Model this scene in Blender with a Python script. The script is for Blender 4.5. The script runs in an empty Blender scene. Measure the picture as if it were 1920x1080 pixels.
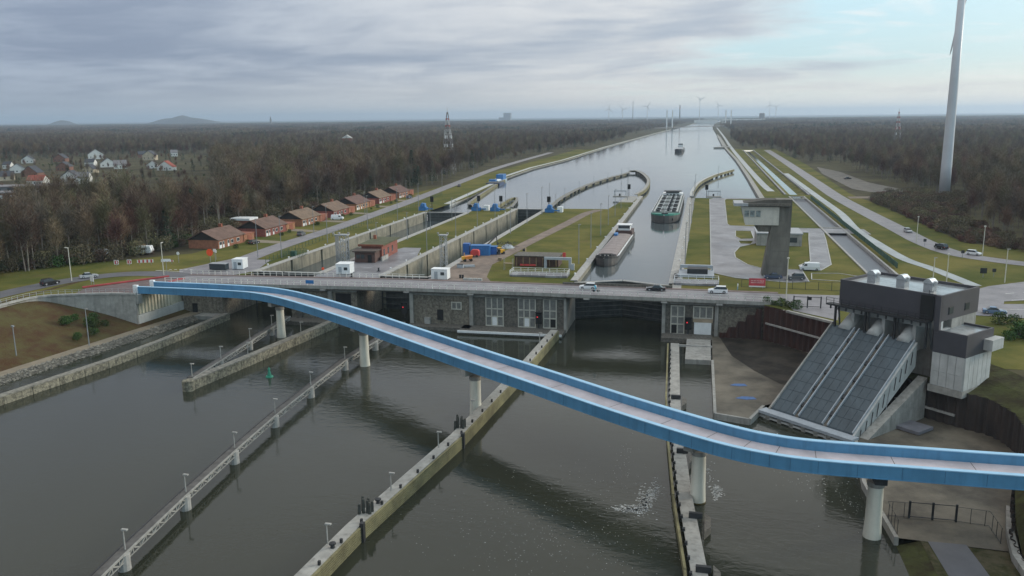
import bpy, math, random
from mathutils import Vector, Matrix
from mathutils.geometry import delaunay_2d_cdt
random.seed(7)
HAZE_D = 9e-5
R_ = math.radians
sc = bpy.context.scene
C = sc.collection

# ------------------------------------------------------------------ camera
# world: Y runs along the canal, X to the right, Z up; lower water level is z = 0
YAW, PITCH, ROLL = R_(12.8), math.atan(321/1585), R_(0.62)
f0 = Vector((-math.sin(YAW), math.cos(YAW), 0)); r0 = Vector((math.cos(YAW), math.sin(YAW), 0)); u0 = Vector((0, 0, 1))
fw = f0*math.cos(PITCH) - u0*math.sin(PITCH)
up = u0*math.cos(PITCH) + f0*math.sin(PITCH)
rt = r0*math.cos(ROLL) - up*math.sin(ROLL)
up2 = up*math.cos(ROLL) + r0*math.sin(ROLL)
cd = bpy.data.cameras.new('camera'); cam = bpy.data.objects.new('camera', cd); C.objects.link(cam)
cd.sensor_width = 36; cd.lens = 36*1585/1920; cd.clip_start = 1; cd.clip_end = 90000
cam.matrix_world = Matrix(((rt.x, up2.x, -fw.x, 0), (rt.y, up2.y, -fw.y, 0), (rt.z, up2.z, -fw.z, 51), (0, 0, 0, 1)))
sc.camera = cam

# ------------------------------------------------------------------ light
SUN_AZ, SUN_EL = R_(58), R_(17)          # azimuth clockwise from +Y
sdir = Vector((math.sin(SUN_AZ)*math.cos(SUN_EL), math.cos(SUN_AZ)*math.cos(SUN_EL), math.sin(SUN_EL)))
ld = bpy.data.lights.new('sun', 'SUN'); ld.energy = 2.0; ld.angle = R_(14); ld.color = (1.0, .90, .76)
lo = bpy.data.objects.new('sun', ld); C.objects.link(lo); lo.rotation_euler = sdir.to_track_quat('Z', 'Y').to_euler()

w = bpy.data.worlds.new('World'); sc.world = w; w.use_nodes = True
nt = w.node_tree; N = nt.nodes; L = nt.links; N.clear()
def nd(tree, t, **k):
    n = tree.nodes.new(t)
    for a, v in k.items(): setattr(n, a, v)
    return n
def mth(op, a, b=None, c=None, clamp=False, tree=nt):
    n = tree.nodes.new('ShaderNodeMath'); n.operation = op; n.use_clamp = clamp
    for i, v in enumerate((a, b, c)):
        if v is None: continue
        if isinstance(v, (int, float)): n.inputs[i].default_value = v
        else: tree.links.new(v, n.inputs[i])
    return n.outputs[0]
def mixc(f, a, b, tree=nt):
    n = tree.nodes.new('ShaderNodeMix'); n.data_type = 'RGBA'
    for s, v in ((n.inputs[0], f), (n.inputs[6], a), (n.inputs[7], b)):
        if isinstance(v, (int, float)): s.default_value = v
        elif isinstance(v, tuple): s.default_value = (*v, 1)
        else: tree.links.new(v, s)
    return n.outputs[2]
def sstep(x, lo_, hi, tree=nt):
    n = tree.nodes.new('ShaderNodeMapRange'); n.interpolation_type = 'SMOOTHSTEP'
    n.inputs['From Min'].default_value = lo_; n.inputs['From Max'].default_value = hi
    tree.links.new(x, n.inputs['Value']); return n.outputs[0]
tc = nd(nt, 'ShaderNodeTexCoord')
sep = nd(nt, 'ShaderNodeSeparateXYZ'); L.new(tc.outputs['Generated'], sep.inputs[0])
x_, y_, z_ = sep.outputs
zz = mth('ADD', mth('MAXIMUM', z_, 0.0), 0.085)
cmb = nd(nt, 'ShaderNodeCombineXYZ')
L.new(mth('DIVIDE', x_, zz), cmb.inputs[0]); L.new(mth('DIVIDE', y_, zz), cmb.inputs[1])
def wnoise(scale, detail, loc, sx=1, sy=1, rough=.55, dist=0.0, rz=0.0):
    mp = nd(nt, 'ShaderNodeMapping'); L.new(cmb.outputs[0], mp.inputs[0])
    mp.inputs['Location'].default_value = loc; mp.inputs['Scale'].default_value = (sx, sy, 1); mp.inputs['Rotation'].default_value = (0, 0, rz)
    n = nd(nt, 'ShaderNodeTexNoise'); n.inputs['Scale'].default_value = scale; n.inputs['Detail'].default_value = detail
    n.inputs['Roughness'].default_value = rough; n.inputs['Distortion'].default_value = dist
    L.new(mp.outputs[0], n.inputs['Vector']); return n.outputs[0]
sky = nd(nt, 'ShaderNodeTexSky', sky_type='NISHITA'); sky.sun_disc = False
sky.sun_elevation = SUN_EL; sky.sun_rotation = SUN_AZ; sky.altitude = 50; sky.air_density = 1.0; sky.dust_density = 1.2
skc = nd(nt, 'ShaderNodeVectorMath', operation='SCALE'); L.new(sky.outputs[0], skc.inputs[0]); skc.inputs['Scale'].default_value = 0.12
# how far the cloud bank reaches: thick to the left, breaking up to the right
side = mth('ADD', mth('MULTIPLY', x_, -f0.y*0+ -1.0), mth('MULTIPLY', y_, 0.25))     # grows to the left
n1 = wnoise(.22, 4, (3.1, 1.7, 0), 1.0, 1.0, .5, .2)
n2 = wnoise(.60, 6, (8.4, 2.2, 0), 1.0, 1.15, .55, .5, .5)
n3 = wnoise(1.5, 6, (1.4, 7.2, 0), 1.0, 1.4, .55, .7, .25)
cov = mth('ADD', mth('ADD', mth('MULTIPLY', n1, 1.1), mth('MULTIPLY', n2, .6)), mth('ADD', mth('MULTIPLY', side, .85), mth('MULTIPLY', z_, .8)))
cover = sstep(cov, .90, 1.12)
thick = sstep(mth('ADD', mth('ADD', mth('MULTIPLY', n2, .8), mth('MULTIPLY', n1, .7)), mth('MULTIPLY', n3, .36)), .74, 1.10)
sunside = mth('ADD', mth('MULTIPLY', x_, math.sin(SUN_AZ)), mth('MULTIPLY', y_, math.cos(SUN_AZ)))
sunf = sstep(sunside, -.3, .95)
ccol = mixc(sunf, (.37, .435, .53), (.86, .84, .79))
ctop = mixc(sunf, (.215, .265, .36), (.46, .52, .585))
cc = mixc(thick, ccol, ctop)
cc = mixc(mth('MULTIPLY', sstep(z_, .10, .55), .85), cc, (.45, .44, .425))      # overhead the deck is neutral, only its far edge turns blue
wisp = mth('MULTIPLY', sstep(n3, .50, .72), .55)
clear = mixc(.7, skc.outputs[0], (.50, .74, .86))
clear = mixc(wisp, clear, (.82, .84, .84))
allc = mixc(cover, clear, cc)
hz = mth('MULTIPLY', mth('SUBTRACT', 1.0, sstep(z_, 0.0, .062)), .80)
hcol = mixc(sunf, (.33, .38, .45), (1.12, 1.02, .85))
fin0 = mixc(hz, allc, hcol)
# an overcast sky grows evenly brighter from the horizon to the zenith
ov = nd(nt, 'ShaderNodeVectorMath', operation='SCALE'); L.new(fin0, ov.inputs[0]); L.new(mth('MULTIPLY_ADD', mth('MAXIMUM', z_, 0.0), 1.4, 1.0), ov.inputs['Scale'])
fin = ov.outputs[0]
bg = nd(nt, 'ShaderNodeBackground'); L.new(fin, bg.inputs[0]); bg.inputs['Strength'].default_value = 1.0
out = nd(nt, 'ShaderNodeOutputWorld'); L.new(bg.outputs[0], out.inputs[0])

sc.view_settings.view_transform = 'Standard'; sc.view_settings.look = 'None'
sc.view_settings.exposure = 0.04; sc.view_settings.gamma = 1.0; sc.view_settings.use_curve_mapping = False
sc.cycles.use_denoising = True
sc.cycles.max_bounces = 6; sc.cycles.diffuse_bounces = 2; sc.cycles.glossy_bounces = 3; sc.cycles.transparent_max_bounces = 8
sc.cycles.volume_bounces = 0; sc.cycles.caustics_reflective = False; sc.cycles.caustics_refractive = False

# ------------------------------------------------------------------ helpers
MATS = {}
def M(name, rgb, rough=.8, var=.18, scale=.6, bump=0.0, bscale=6.0, metal=0.0, rgb2=None, dirt=0.0, randv=0.0, stretch=None, emit=0.0, spec=.5):
    if name in MATS: return MATS[name]
    m = bpy.data.materials.new(name); m.use_nodes = True; t = m.node_tree
    b = t.nodes['Principled BSDF']; b.inputs['Roughness'].default_value = rough; b.inputs['Metallic'].default_value = metal
    b.inputs['Specular IOR Level'].default_value = spec
    g = nd(t, 'ShaderNodeNewGeometry'); vec = g.outputs['Position']
    if stretch:
        mp = nd(t, 'ShaderNodeMapping'); t.links.new(vec, mp.inputs[0]); mp.inputs['Scale'].default_value = stretch; vec = mp.outputs[0]
    n = nd(t, 'ShaderNodeTexNoise'); n.inputs['Scale'].default_value = scale; n.inputs['Detail'].default_value = 6; n.inputs['Roughness'].default_value = .65
    t.links.new(vec, n.inputs['Vector'])
    lo_ = tuple(c*(1-var) for c in rgb); hi = rgb2 if rgb2 else tuple(min(1, c*(1+var)) for c in rgb)
    col = mixc(sstep(n.outputs[0], .3, .7, t), lo_, hi, t)
    if dirt:
        n2 = nd(t, 'ShaderNodeTexNoise'); n2.inputs['Scale'].default_value = 1.0; n2.inputs['Detail'].default_value = 5
        mp = nd(t, 'ShaderNodeMapping'); t.links.new(g.outputs['Position'], mp.inputs[0]); mp.inputs['Scale'].default_value = (1.4, 1.4, .12)
        t.links.new(mp.outputs[0], n2.inputs['Vector'])
        col = mixc(mth('MULTIPLY', sstep(n2.outputs[0], .45, .75, t), dirt, tree=t), col, tuple(c*.35 for c in rgb), t)
    if randv:
        oi = nd(t, 'ShaderNodeObjectInfo')
        hs = nd(t, 'ShaderNodeHueSaturation'); t.links.new(col, hs.inputs['Color'])
        t.links.new(mth('MULTIPLY_ADD', oi.outputs['Random'], randv*2, 1-randv, tree=t), hs.inputs['Value'])
        t.links.new(mth('MULTIPLY_ADD', oi.outputs['Random'], .05, .475, tree=t), hs.inputs['Hue']); col = hs.outputs[0]
    t.links.new(col, b.inputs['Base Color'])
    if emit: b.inputs['Emission Color'].default_value = (*rgb, 1); b.inputs['Emission Strength'].default_value = emit
    if bump:
        n3 = nd(t, 'ShaderNodeTexNoise'); n3.inputs['Scale'].default_value = bscale; n3.inputs['Detail'].default_value = 5
        t.links.new(vec, n3.inputs['Vector'])
        bp = nd(t, 'ShaderNodeBump'); bp.inputs['Strength'].default_value = bump; bp.inputs['Distance'].default_value = .25
        t.links.new(n3.outputs[0], bp.inputs['Height']); t.links.new(bp.outputs[0], b.inputs['Normal'])
    MATS[name] = m; return m

class MB:
    def __init__(s): s.v = []; s.f = []
    def add(s, vs, fs):
        o = len(s.v); s.v += [tuple(p) for p in vs]; s.f += [tuple(i+o for i in f) for f in fs]; return s
    def box(s, c, d, rz=0.0, rx=0.0):
        x, y, z = d[0]/2, d[1]/2, d[2]/2
        vs = [(-x,-y,-z),(x,-y,-z),(x,y,-z),(-x,y,-z),(-x,-y,z),(x,-y,z),(x,y,z),(-x,y,z)]
        if rx: ca, sa = math.cos(rx), math.sin(rx); vs = [(a, b*ca-e*sa, b*sa+e*ca) for a, b, e in vs]
        if rz: ca, sa = math.cos(rz), math.sin(rz); vs = [(a*ca-b*sa, a*sa+b*ca, e) for a, b, e in vs]
        vs = [(a+c[0], b+c[1], e+c[2]) for a, b, e in vs]
        return s.add(vs, [(0,3,2,1),(4,5,6,7),(0,1,5,4),(1,2,6,5),(2,3,7,6),(3,0,4,7)])
    def bb(s, x0, x1, y0, y1, z0, z1): return s.box(((x0+x1)/2, (y0+y1)/2, (z0+z1)/2), (x1-x0, y1-y0, z1-z0))
    def beam(s, p, q, w_, h_=None):
        p, q = Vector(p), Vector(q); d = (q-p); l = d.length
        if l < 1e-6: return s
        d /= l; h_ = h_ or w_
        a = d.cross(Vector((0, 0, 1)))
        if a.length < 1e-3: a = Vector((1, 0, 0))
        a.normalize(); b = a.cross(d)
        vs = []
        for o in (p, q):
            for i, j in ((-1,-1),(1,-1),(1,1),(-1,1)): vs.append(o + a*(i*w_/2) + b*(j*h_/2))
        return s.add(vs, [(0,1,2,3),(7,6,5,4),(0,4,5,1),(1,5,6,2),(2,6,7,3),(3,7,4,0)])
    def tube(s, p, q, r0, r1=None, n=8, cap=True):
        p, q = Vector(p), Vector(q); r1 = r0 if r1 is None else r1; d = (q-p).normalized()
        a = d.cross(Vector((0, 0, 1)))
        if a.length < 1e-3: a = Vector((1, 0, 0))
        a.normalize(); b = d.cross(a); vs = []
        for o, r in ((p, r0), (q, r1)):
            for i in range(n): t = 2*math.pi*i/n; vs.append(o + a*(r*math.cos(t)) + b*(r*math.sin(t)))
        fs = [(i, (i+1) % n, n+(i+1) % n, n+i) for i in range(n)]
        if cap: fs += [tuple(reversed(range(n))), tuple(range(n, 2*n))]
        return s.add(vs, fs)
    def lathe(s, c, prof, n=10):
        vs = []
        for r, z in prof:
            for i in range(n): t = 2*math.pi*i/n; vs.append((c[0]+r*math.cos(t), c[1]+r*math.sin(t), c[2]+z))
        fs = []
        for k in range(len(prof)-1):
            for i in range(n): fs.append((k*n+i, k*n+(i+1) % n, (k+1)*n+(i+1) % n, (k+1)*n+i))
        fs += [tuple(reversed(range(n))), tuple(range((len(prof)-1)*n, len(prof)*n))]
        return s.add(vs, fs)
    def quad(s, *p): return s.add(p, [tuple(range(len(p)))])
    def prism(s, pts, z0, z1):
        n = len(pts); z0s = z0 if isinstance(z0, (list, tuple)) else [z0]*n; z1s = z1 if isinstance(z1, (list, tuple)) else [z1]*n
        ar = sum(pts[i][0]*pts[(i+1) % n][1]-pts[(i+1) % n][0]*pts[i][1] for i in range(n))
        if ar < 0: pts = pts[::-1]; z0s = z0s[::-1]; z1s = z1s[::-1]
        vs = [(p[0], p[1], a) for p, a in zip(pts, z0s)] + [(p[0], p[1], a) for p, a in zip(pts, z1s)]
        return s.add(vs, [tuple(reversed(range(n))), tuple(range(n, 2*n))] + [(i, (i+1) % n, n+(i+1) % n, n+i) for i in range(n)])
    def extr(s, prof, axis, a0, a1, org=(0, 0, 0)):
        # profile in the plane normal to an axis ('x': prof=(y,z); 'y': prof=(x,z)), extruded a0..a1
        n = len(prof); vs = []
        for a in (a0, a1):
            for p, q in prof: vs.append((org[0]+a, org[1]+p, org[2]+q) if axis == 'x' else (org[0]+p, org[1]+a, org[2]+q))
        return s.add(vs, [tuple(reversed(range(n))), tuple(range(n, 2*n))] + [(i, (i+1) % n, n+(i+1) % n, n+i) for i in range(n)])
    def loft(s, rings, close=True, caps=True):
        n = len(rings[0]); vs = [p for r in rings for p in r]; fs = []
        m = n if close else n-1
        for k in range(len(rings)-1):
            for i in range(m): fs.append((k*n+i, k*n+(i+1) % n, (k+1)*n+(i+1) % n, (k+1)*n+i))
        if caps and close: fs += [tuple(reversed(range(n))), tuple(range((len(rings)-1)*n, len(rings)*n))]
        return s.add(vs, fs)
    def mesh(s, name, org=None, smooth=False):
        me = bpy.data.meshes.new(name); vs = s.v
        if org is not None: vs = [(a-org[0], b-org[1], c-org[2]) for a, b, c in vs]
        me.from_pydata(vs, [], s.f); me.update()
        if smooth: me.polygons.foreach_set('use_smooth', [True]*len(me.polygons))
        return me
ORG = {}
def tag(o, label=None, cat=None, group=None, kind=None):
    if label: o['label'] = label
    if cat: o['category'] = cat
    if group: o['group'] = group
    if kind: o['kind'] = kind
    return o
def thing(name, label, cat, loc=(0, 0, 0), rz=0.0, group=None, world=False):
    o = bpy.data.objects.new(name, None); C.objects.link(o); o.empty_display_size = .5
    o.location = loc; o.rotation_euler = (0, 0, rz); tag(o, label, cat, group)
    ORG[o.name] = tuple(loc) if world else (0, 0, 0)
    return o
def part(name, mb, mat, parent, smooth=False, kind=None, label=None):
    me = mb if isinstance(mb, bpy.types.Mesh) else mb.mesh(name, ORG.get(parent.name), smooth)
    if not me.materials: me.materials.append(mat)
    o = bpy.data.objects.new(name, me); C.objects.link(o); o.parent = parent
    ORG[o.name] = ORG.get(parent.name, (0, 0, 0))
    if kind: o['kind'] = kind
    if label: o['label'] = label
    return o
def single(name, mb, mat, label, cat, group=None, smooth=False, org=None, kind=None):
    me = mb if isinstance(mb, bpy.types.Mesh) else mb.mesh(name, org, smooth)
    if not me.materials: me.materials.append(mat)
    o = bpy.data.objects.new(name, me); C.objects.link(o)
    if org: o.location = org
    return tag(o, label, cat, group, kind)
def struct(name, mb, mat, smooth=False, kind='structure', parent=None):
    me = mb if isinstance(mb, bpy.types.Mesh) else mb.mesh(name, None, smooth)
    if not me.materials: me.materials.append(mat)
    o = bpy.data.objects.new(name, me); C.objects.link(o); o['kind'] = kind
    if parent: o.parent = parent
    ORG[o.name] = (0, 0, 0)
    return o
def dup(root, loc, rz=0.0, label=None, group=None, scale=None):
    r = root.copy(); C.objects.link(r); r.location = loc; r.rotation_euler = (0, 0, rz)
    if scale: r.scale = (scale,)*3 if isinstance(scale, (int, float)) else scale
    if label: r['label'] = label
    if group: r['group'] = group
    for ch in list(root.children):
        c = ch.copy(); C.objects.link(c); c.parent = r
        for g in list(ch.children):
            d = g.copy(); C.objects.link(d); d.parent = c
    return r
def area2(pts): return sum(pts[i][0]*pts[(i+1) % len(pts)][1]-pts[(i+1) % len(pts)][0]*pts[i][1] for i in range(len(pts)))
def inside(p, poly):
    x, y = p; c = False; j = len(poly)-1
    for i in range(len(poly)):
        xi, yi = poly[i]; xj, yj = poly[j]
        if (yi > y) != (yj > y) and x < (xj-xi)*(y-yi)/(yj-yi)+xi: c = not c
        j = i
    return c
def sheet(outer, holes=(), z=0.0, zf=None):
    vs = [Vector(p) for p in outer]; es = [(i, (i+1) % len(outer)) for i in range(len(outer))]
    for h in holes:
        o = len(vs); vs += [Vector(p) for p in h]; es += [(o+i, o+(i+1) % len(h)) for i in range(len(h))]
    r = delaunay_2d_cdt(vs, es, [], 0, 1e-5)
    mb = MB(); mb.v = [(p.x, p.y, zf(p.x, p.y) if zf else z) for p in r[0]]
    for f in r[2]:
        c = (sum(r[0][i].x for i in f)/len(f), sum(r[0][i].y for i in f)/len(f))
        if not inside(c, outer) or any(inside(c, h) for h in holes): continue
        ar = area2([(r[0][i].x, r[0][i].y) for i in f]); mb.f.append(tuple(f) if ar > 0 else tuple(reversed(f)))
    return mb
def crom(pts, n=6):
    out_ = []; P = [Vector(p) for p in pts]; P = [P[0]*2-P[1]] + P + [P[-1]*2-P[-2]]
    for i in range(1, len(P)-2):
        for k in range(n):
            t = k/n; a, b, c, d = P[i-1:i+3]
            out_.append(.5*((2*b)+(c-a)*t+(2*a-5*b+4*c-d)*t*t+(3*b-a-3*c+d)*t**3))
    out_.append(P[-2]); return out_
def offs(line, d):
    out_ = []
    for i, p in enumerate(line):
        a = line[max(0, i-1)]; b = line[min(len(line)-1, i+1)]; t = Vector((b[0]-a[0], b[1]-a[1])).normalized()
        out_.append((p[0]+t.y*d, p[1]-t.x*d))      # to the right of travel
    return out_
def ribbon(line, w0, w1, z0, z1=None, mb=None):
    """sheet between offsets w0 and w1 of a line; with z1 a solid from z0 to z1"""
    mb = mb or MB(); A = offs(line, w0); B = offs(line, w1); n = len(line)
    if z1 is None:
        zz_ = z0 if isinstance(z0, (list, tuple)) else [z0]*n
        vs = [(p[0], p[1], h) for p, h in zip(A, zz_)] + [(p[0], p[1], h) for p, h in zip(B, zz_)]
        fs = [(i, n+i, n+i+1, i+1) for i in range(n-1)]
        return mb.add(vs, fs)
    a0 = z0 if isinstance(z0, (list, tuple)) else [z0]*n; a1 = z1 if isinstance(z1, (list, tuple)) else [z1]*n
    return mb.loft([[(A[i][0], A[i][1], a0[i]), (B[i][0], B[i][1], a0[i]), (B[i][0], B[i][1], a1[i]), (A[i][0], A[i][1], a1[i])] for i in range(n)])
# ------------------------------------------------------------------ materials
m_ground = M('forest_floor', (.075, .062, .042), .95, .35, .05, rgb2=(.10, .092, .05), spec=.05)
m_grass = M('lawn_grass', (.092, .112, .028), .95, .28, .05, .5, 3, rgb2=(.16, .14, .042), spec=.05)
def patchy(m, rgb, sc_, lo_, hi):
    t = m.node_tree; b = t.nodes['Principled BSDF']; src = b.inputs['Base Color'].links[0].from_socket
    g = nd(t, 'ShaderNodeNewGeometry'); n = nd(t, 'ShaderNodeTexNoise'); n.inputs['Scale'].default_value = sc_; n.inputs['Detail'].default_value = 8; n.inputs['Roughness'].default_value = .7
    t.links.new(g.outputs['Position'], n.inputs['Vector']); t.links.new(mixc(sstep(n.outputs[0], lo_, hi, t), src, rgb, t), b.inputs['Base Color'])
patchy(m_grass, (.12, .085, .045), .11, .56, .72)
m_grassb = M('verge_grass', (.115, .14, .035), .95, .3, .12, .5, 3, rgb2=(.19, .16, .065), spec=.05)
m_bank = M('bank_earth', (.10, .052, .03), .95, .35, .22, .7, 2, rgb2=(.085, .075, .032), spec=.1)
m_bankr = M('bank_scrub', (.06, .048, .028), .95, .35, .3, .7, 2, rgb2=(.075, .082, .03), spec=.1)
m_asph = M('asphalt', (.185, .175, .185), .5, .16, .25, .15, 8, rgb2=(.235, .22, .232))
m_asphd = M('asphalt_dark', (.095, .095, .105), .55, .15, .25, .15, 8)
m_conc = M('concrete', (.30, .29, .265), .8, .2, .5, .2, 5, dirt=.45)
m_concl = M('pale_concrete', (.42, .425, .41), .75, .12, .5, .15, 5, dirt=.2)
m_slab = M('wet_concrete_slab', (.155, .15, .16), .42, .25, .12, .1, 4, rgb2=(.24, .235, .25))
m_slabw = M('pale_concrete_slab', (.29, .305, .305), .35, .18, .15, .1, 4)
m_coping = M('coping', (.33, .32, .30), .8, .2, 1.0)
m_stone = M('quarry_stone', (.17, .15, .118), .9, .45, 2.2, .6, 4, rgb2=(.27, .24, .19), dirt=.5)
m_stoned = M('dark_stone', (.125, .115, .10), .9, .4, 2.2, .5, 4, rgb2=(.17, .155, .13), dirt=.4)
patchy(m_slab, (.30, .30, .32), .16, .55, .66)
patchy(m_asph, (.12, .115, .12), .2, .55, .7)
m_riprap = M('riprap_stone', (.085, .08, .066), .9, .5, 1.5, .8, 2, rgb2=(.15, .14, .115))
m_verge = M('rough_verge', (.055, .062, .022), .95, .4, .5, .6, 3, rgb2=(.10, .085, .055), spec=.05)
m_path = M('path_gravel', (.21, .175, .125), .9, .15, .5, .2, 5)
m_track = M('dirt_track', (.19, .145, .115), .9, .25, .3, .4, 3)
m_plat = M('quay_paving', (.10, .088, .07), .7, .45, .1, .15, 3, rgb2=(.18, .158, .122), spec=.25)
m_rust = M('rusty_sheet_pile', (.095, .034, .024), .9, .4, .35, .4, 3, rgb2=(.04, .022, .018), stretch=(1, 1, .3))
m_dark = M('dark_steel', (.022, .023, .025), .6, .2, 1)
m_black = M('black_shade', (.012, .012, .012), .9, .1, 1)
m_white = M('white_paint', (.74, .75, .75), .5, .06, 1)
m_grey = M('grey_paint', (.34, .37, .40), .5, .1, 1)
m_galv = M('galvanised_steel', (.33, .345, .36), .5, .12, 2, metal=.2)
m_lamp = M('lamp_post_grey', (.22, .235, .25), .6, .1, 1)
m_lampw = M('lamp_post_cream', (.55, .53, .46), .6, .1, 1)
m_wood = M('weathered_timber', (.20, .195, .185), .85, .2, .6, .3, 6)
m_moss = M('mossy_timber', (.19, .165, .085), .9, .35, .25, .3, 6, rgb2=(.26, .235, .12))
m_red = M('red_paint', (.50, .05, .045), .6, .1, 1)
m_oran = M('orange_sign', (.85, .10, .03), .5, .05, 1)
m_glass = M('window_glass', (.05, .06, .065), .12, .2, .5)
m_glassl = M('dusty_window_glass', (.165, .165, .155), .35, .25, 1.2)
m_frame = M('window_frame', (.46, .44, .38), .7, .12, 1, dirt=.3)
m_blue = M('machine_blue', (.03, .16, .40), .5, .12, 1)

def water_mat(name, deep, bscales, strength, rough):
    m = bpy.data.materials.new(name); m.use_nodes = True; t = m.node_tree; b = t.nodes['Principled BSDF']
    b.inputs['Roughness'].default_value = rough; b.inputs['IOR'].default_value = 1.333
    g = nd(t, 'ShaderNodeNewGeometry')
    n0 = nd(t, 'ShaderNodeTexNoise'); n0.inputs['Scale'].default_value = .018; n0.inputs['Detail'].default_value = 3; t.links.new(g.outputs['Position'], n0.inputs['Vector'])
    t.links.new(mixc(n0.outputs[0], deep, tuple(c*1.5 for c in deep), t), b.inputs['Base Color'])
    ruff = sstep(n0.outputs[0], .38, .68, t)
    h = None
    for s, a, st in bscales:
        mp = nd(t, 'ShaderNodeMapping'); t.links.new(g.outputs['Position'], mp.inputs[0]); mp.inputs['Scale'].default_value = st; mp.inputs['Rotation'].default_value = (0, 0, .35)
        n = nd(t, 'ShaderNodeTexNoise'); n.inputs['Scale'].default_value = s; n.inputs['Detail'].default_value = 4; n.inputs['Roughness'].default_value = .6
        t.links.new(mp.outputs[0], n.inputs['Vector'])
        v = mth('MULTIPLY', n.outputs[0], a, tree=t); h = v if h is None else mth('ADD', h, v, tree=t)
    h = mth('MULTIPLY', h, mth('MULTIPLY_ADD', ruff, .85, .3, tree=t), tree=t)
    bp = nd(t, 'ShaderNodeBump'); bp.inputs['Strength'].default_value = strength; bp.inputs['Distance'].default_value = 1.0
    t.links.new(h, bp.inputs['Height']); t.links.new(bp.outputs[0], b.inputs['Normal'])
    return m
m_wlow = water_mat('lower_water', (.025, .027, .019), ((.38, .20, (1, 1.7, 1)), (1.0, .085, (1, 1.8, 1)), (.10, .22, (1, 1, 1))), .30, .02)
m_wup = water_mat('upper_water', (.05, .062, .065), ((.35, .12, (1, 1.6, 1)), (1.2, .04, (1, 1.6, 1)), (.06, .3, (1, 1, 1))), .13, .08)

# ------------------------------------------------------------------ ground, water
LOW = [(-134.5, 196), (-136.3, 179), (-143, 178.2), (-150, 176), (-158, 171.5), (-159, 160), (-157, 140), (-156, 60), (-156, -250),
       (46, -250), (44, 95), (46, 106), (50, 118), (53, 130), (53, 142), (50, 150), (46, 158), (39, 166), (34, 172), (27, 179.5), (19.5, 187.7), (14.2, 193), (14, 196)]
UP = [(-32, 196), (-7, 196), (-6, 447), (28.3, 447), (29, 612), (28.8, 828), (25.2, 1119), (24, 1900), (22, 2900), (40, 4200), (120, 6500),
      (40, 6500), (-60, 4200), (-96, 2700), (-114, 2059), (-131, 1187), (-132, 826), (-138.9, 697), (-136, 560), (-129.5, 527), (-122.5, 437), (-122.5, 365),
      (-103, 365), (-103, 385), (-84.5, 385), (-84.5, 384), (-70.5, 384), (-70.5, 387), (-42.5, 388), (-40.5, 418), (-36, 452), (-33, 452), (-32, 440)]
L1 = [(-122.5, 196), (-103, 196), (-103, 365), (-122.5, 365)]
L2 = [(-84.5, 196), (-70.5, 196), (-70.5, 384), (-84.5, 384)]
CH = [(43.6, 176), (50.4, 176), (50.4, 458), (43.6, 458)]
CH2 = [(40.5, 470), (56.5, 470), (58, 1060), (43, 1060)]
holes = [LOW, UP, L1, L2, CH, CH2]
struct('ground', sheet([(-24000, -400), (24000, -400), (24000, 26000), (-24000, 26000)], holes, 8.9), m_ground)
struct('lawn', sheet([(-172, 150), (-150, 150), (60, 150), (110, 150), (130, 262), (84, 300), (80, 420), (76, 480), (84, 760), (84, 1090), (-160, 1090), (-160, 760), (-160, 480), (-160, 240), (-176, 222), (-200, 202)], holes, 8.95), m_grass)
mb = MB().quad((-160, -250, 0), (60, -250, 0), (60, 225, 0), (-160, 225, 0)); struct('lower_water', mb, m_wlow)
struct('middle_lock_water', MB().quad((-86, 225.2, 0), (-69, 225.2, 0), (-69, 383, 0), (-86, 383, 0)), m_wlow)
struct('left_lock_water', MB().quad((-124, 226, 5.3), (-101, 226, 5.3), (-101, 364, 5.3), (-124, 364, 5.3)), m_wup)
struct('upper_canal_water', sheet([(-34, 214), (-5, 214), (-5, 440), (34, 440), (40, 1100), (130, 6800), (20, 6800), (-160, 1000), (-160, 366), (-102.5, 366), (-102.5, 384.5), (-69, 384.5), (-69, 380), (-34, 380)], (), 7.7), m_wup)
struct('feeder_channel_water', MB().quad((43, 177, 8.3), (51, 177, 8.3), (51, 459, 8.3), (43, 459, 8.3)), M('feeder_water', (.085, .092, .11), .38, .1, .05, .15, 1.5, spec=.3))
# far feeder channel: grassy banks falling to a strip of water
mb = MB()
mb.quad((40.5, 470, 8.9), (47, 470, 7), (49.5, 1060, 7), (43, 1060, 8.9)); mb.quad((50, 470, 7), (56.5, 470, 8.9), (58, 1060, 8.9), (51.5, 1060, 7))
struct('channel_bank', mb, m_grassb)
struct('far_channel_water', MB().quad((46, 469, 7.15), (51, 469, 7.15), (53, 1062, 7.15), (48, 1062, 7.15)), m_wup)
# left embankment below the road, with the towpath and a stone edge
def xt(y): return -136 + (y-138)*.125 if y > 60 else -145.75
prof = []
for y in (-250, 0, 60, 90, 110, 130, 150, 165, 176, 182, 197):
    e = xt(y); e0 = -157.5 if y < 150 else -160
    prof.append([(e0-3, y, 9.0), (e0, y, 8.9), (e-9, y, 4.4 if y < 150 else 2.7), (e-4, y, 1.25), (e-3.2, y, 1.0), (e, y, 1.0), (e+.3, y, .9), (e+2.2, y, -.1), (e+3.5, y, -1)])
mb = MB(); mb.loft([p[:5] for p in prof], close=False)
struct('embankment', mb, m_bank)
struct('towpath', MB().loft([[(p[4][0], p[4][1], 1.01), (p[5][0], p[5][1], 1.01)] for p in prof], close=False), m_path)
struct('riprap_bank', MB().loft([p[5:] for p in prof], close=False), m_riprap)
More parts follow.
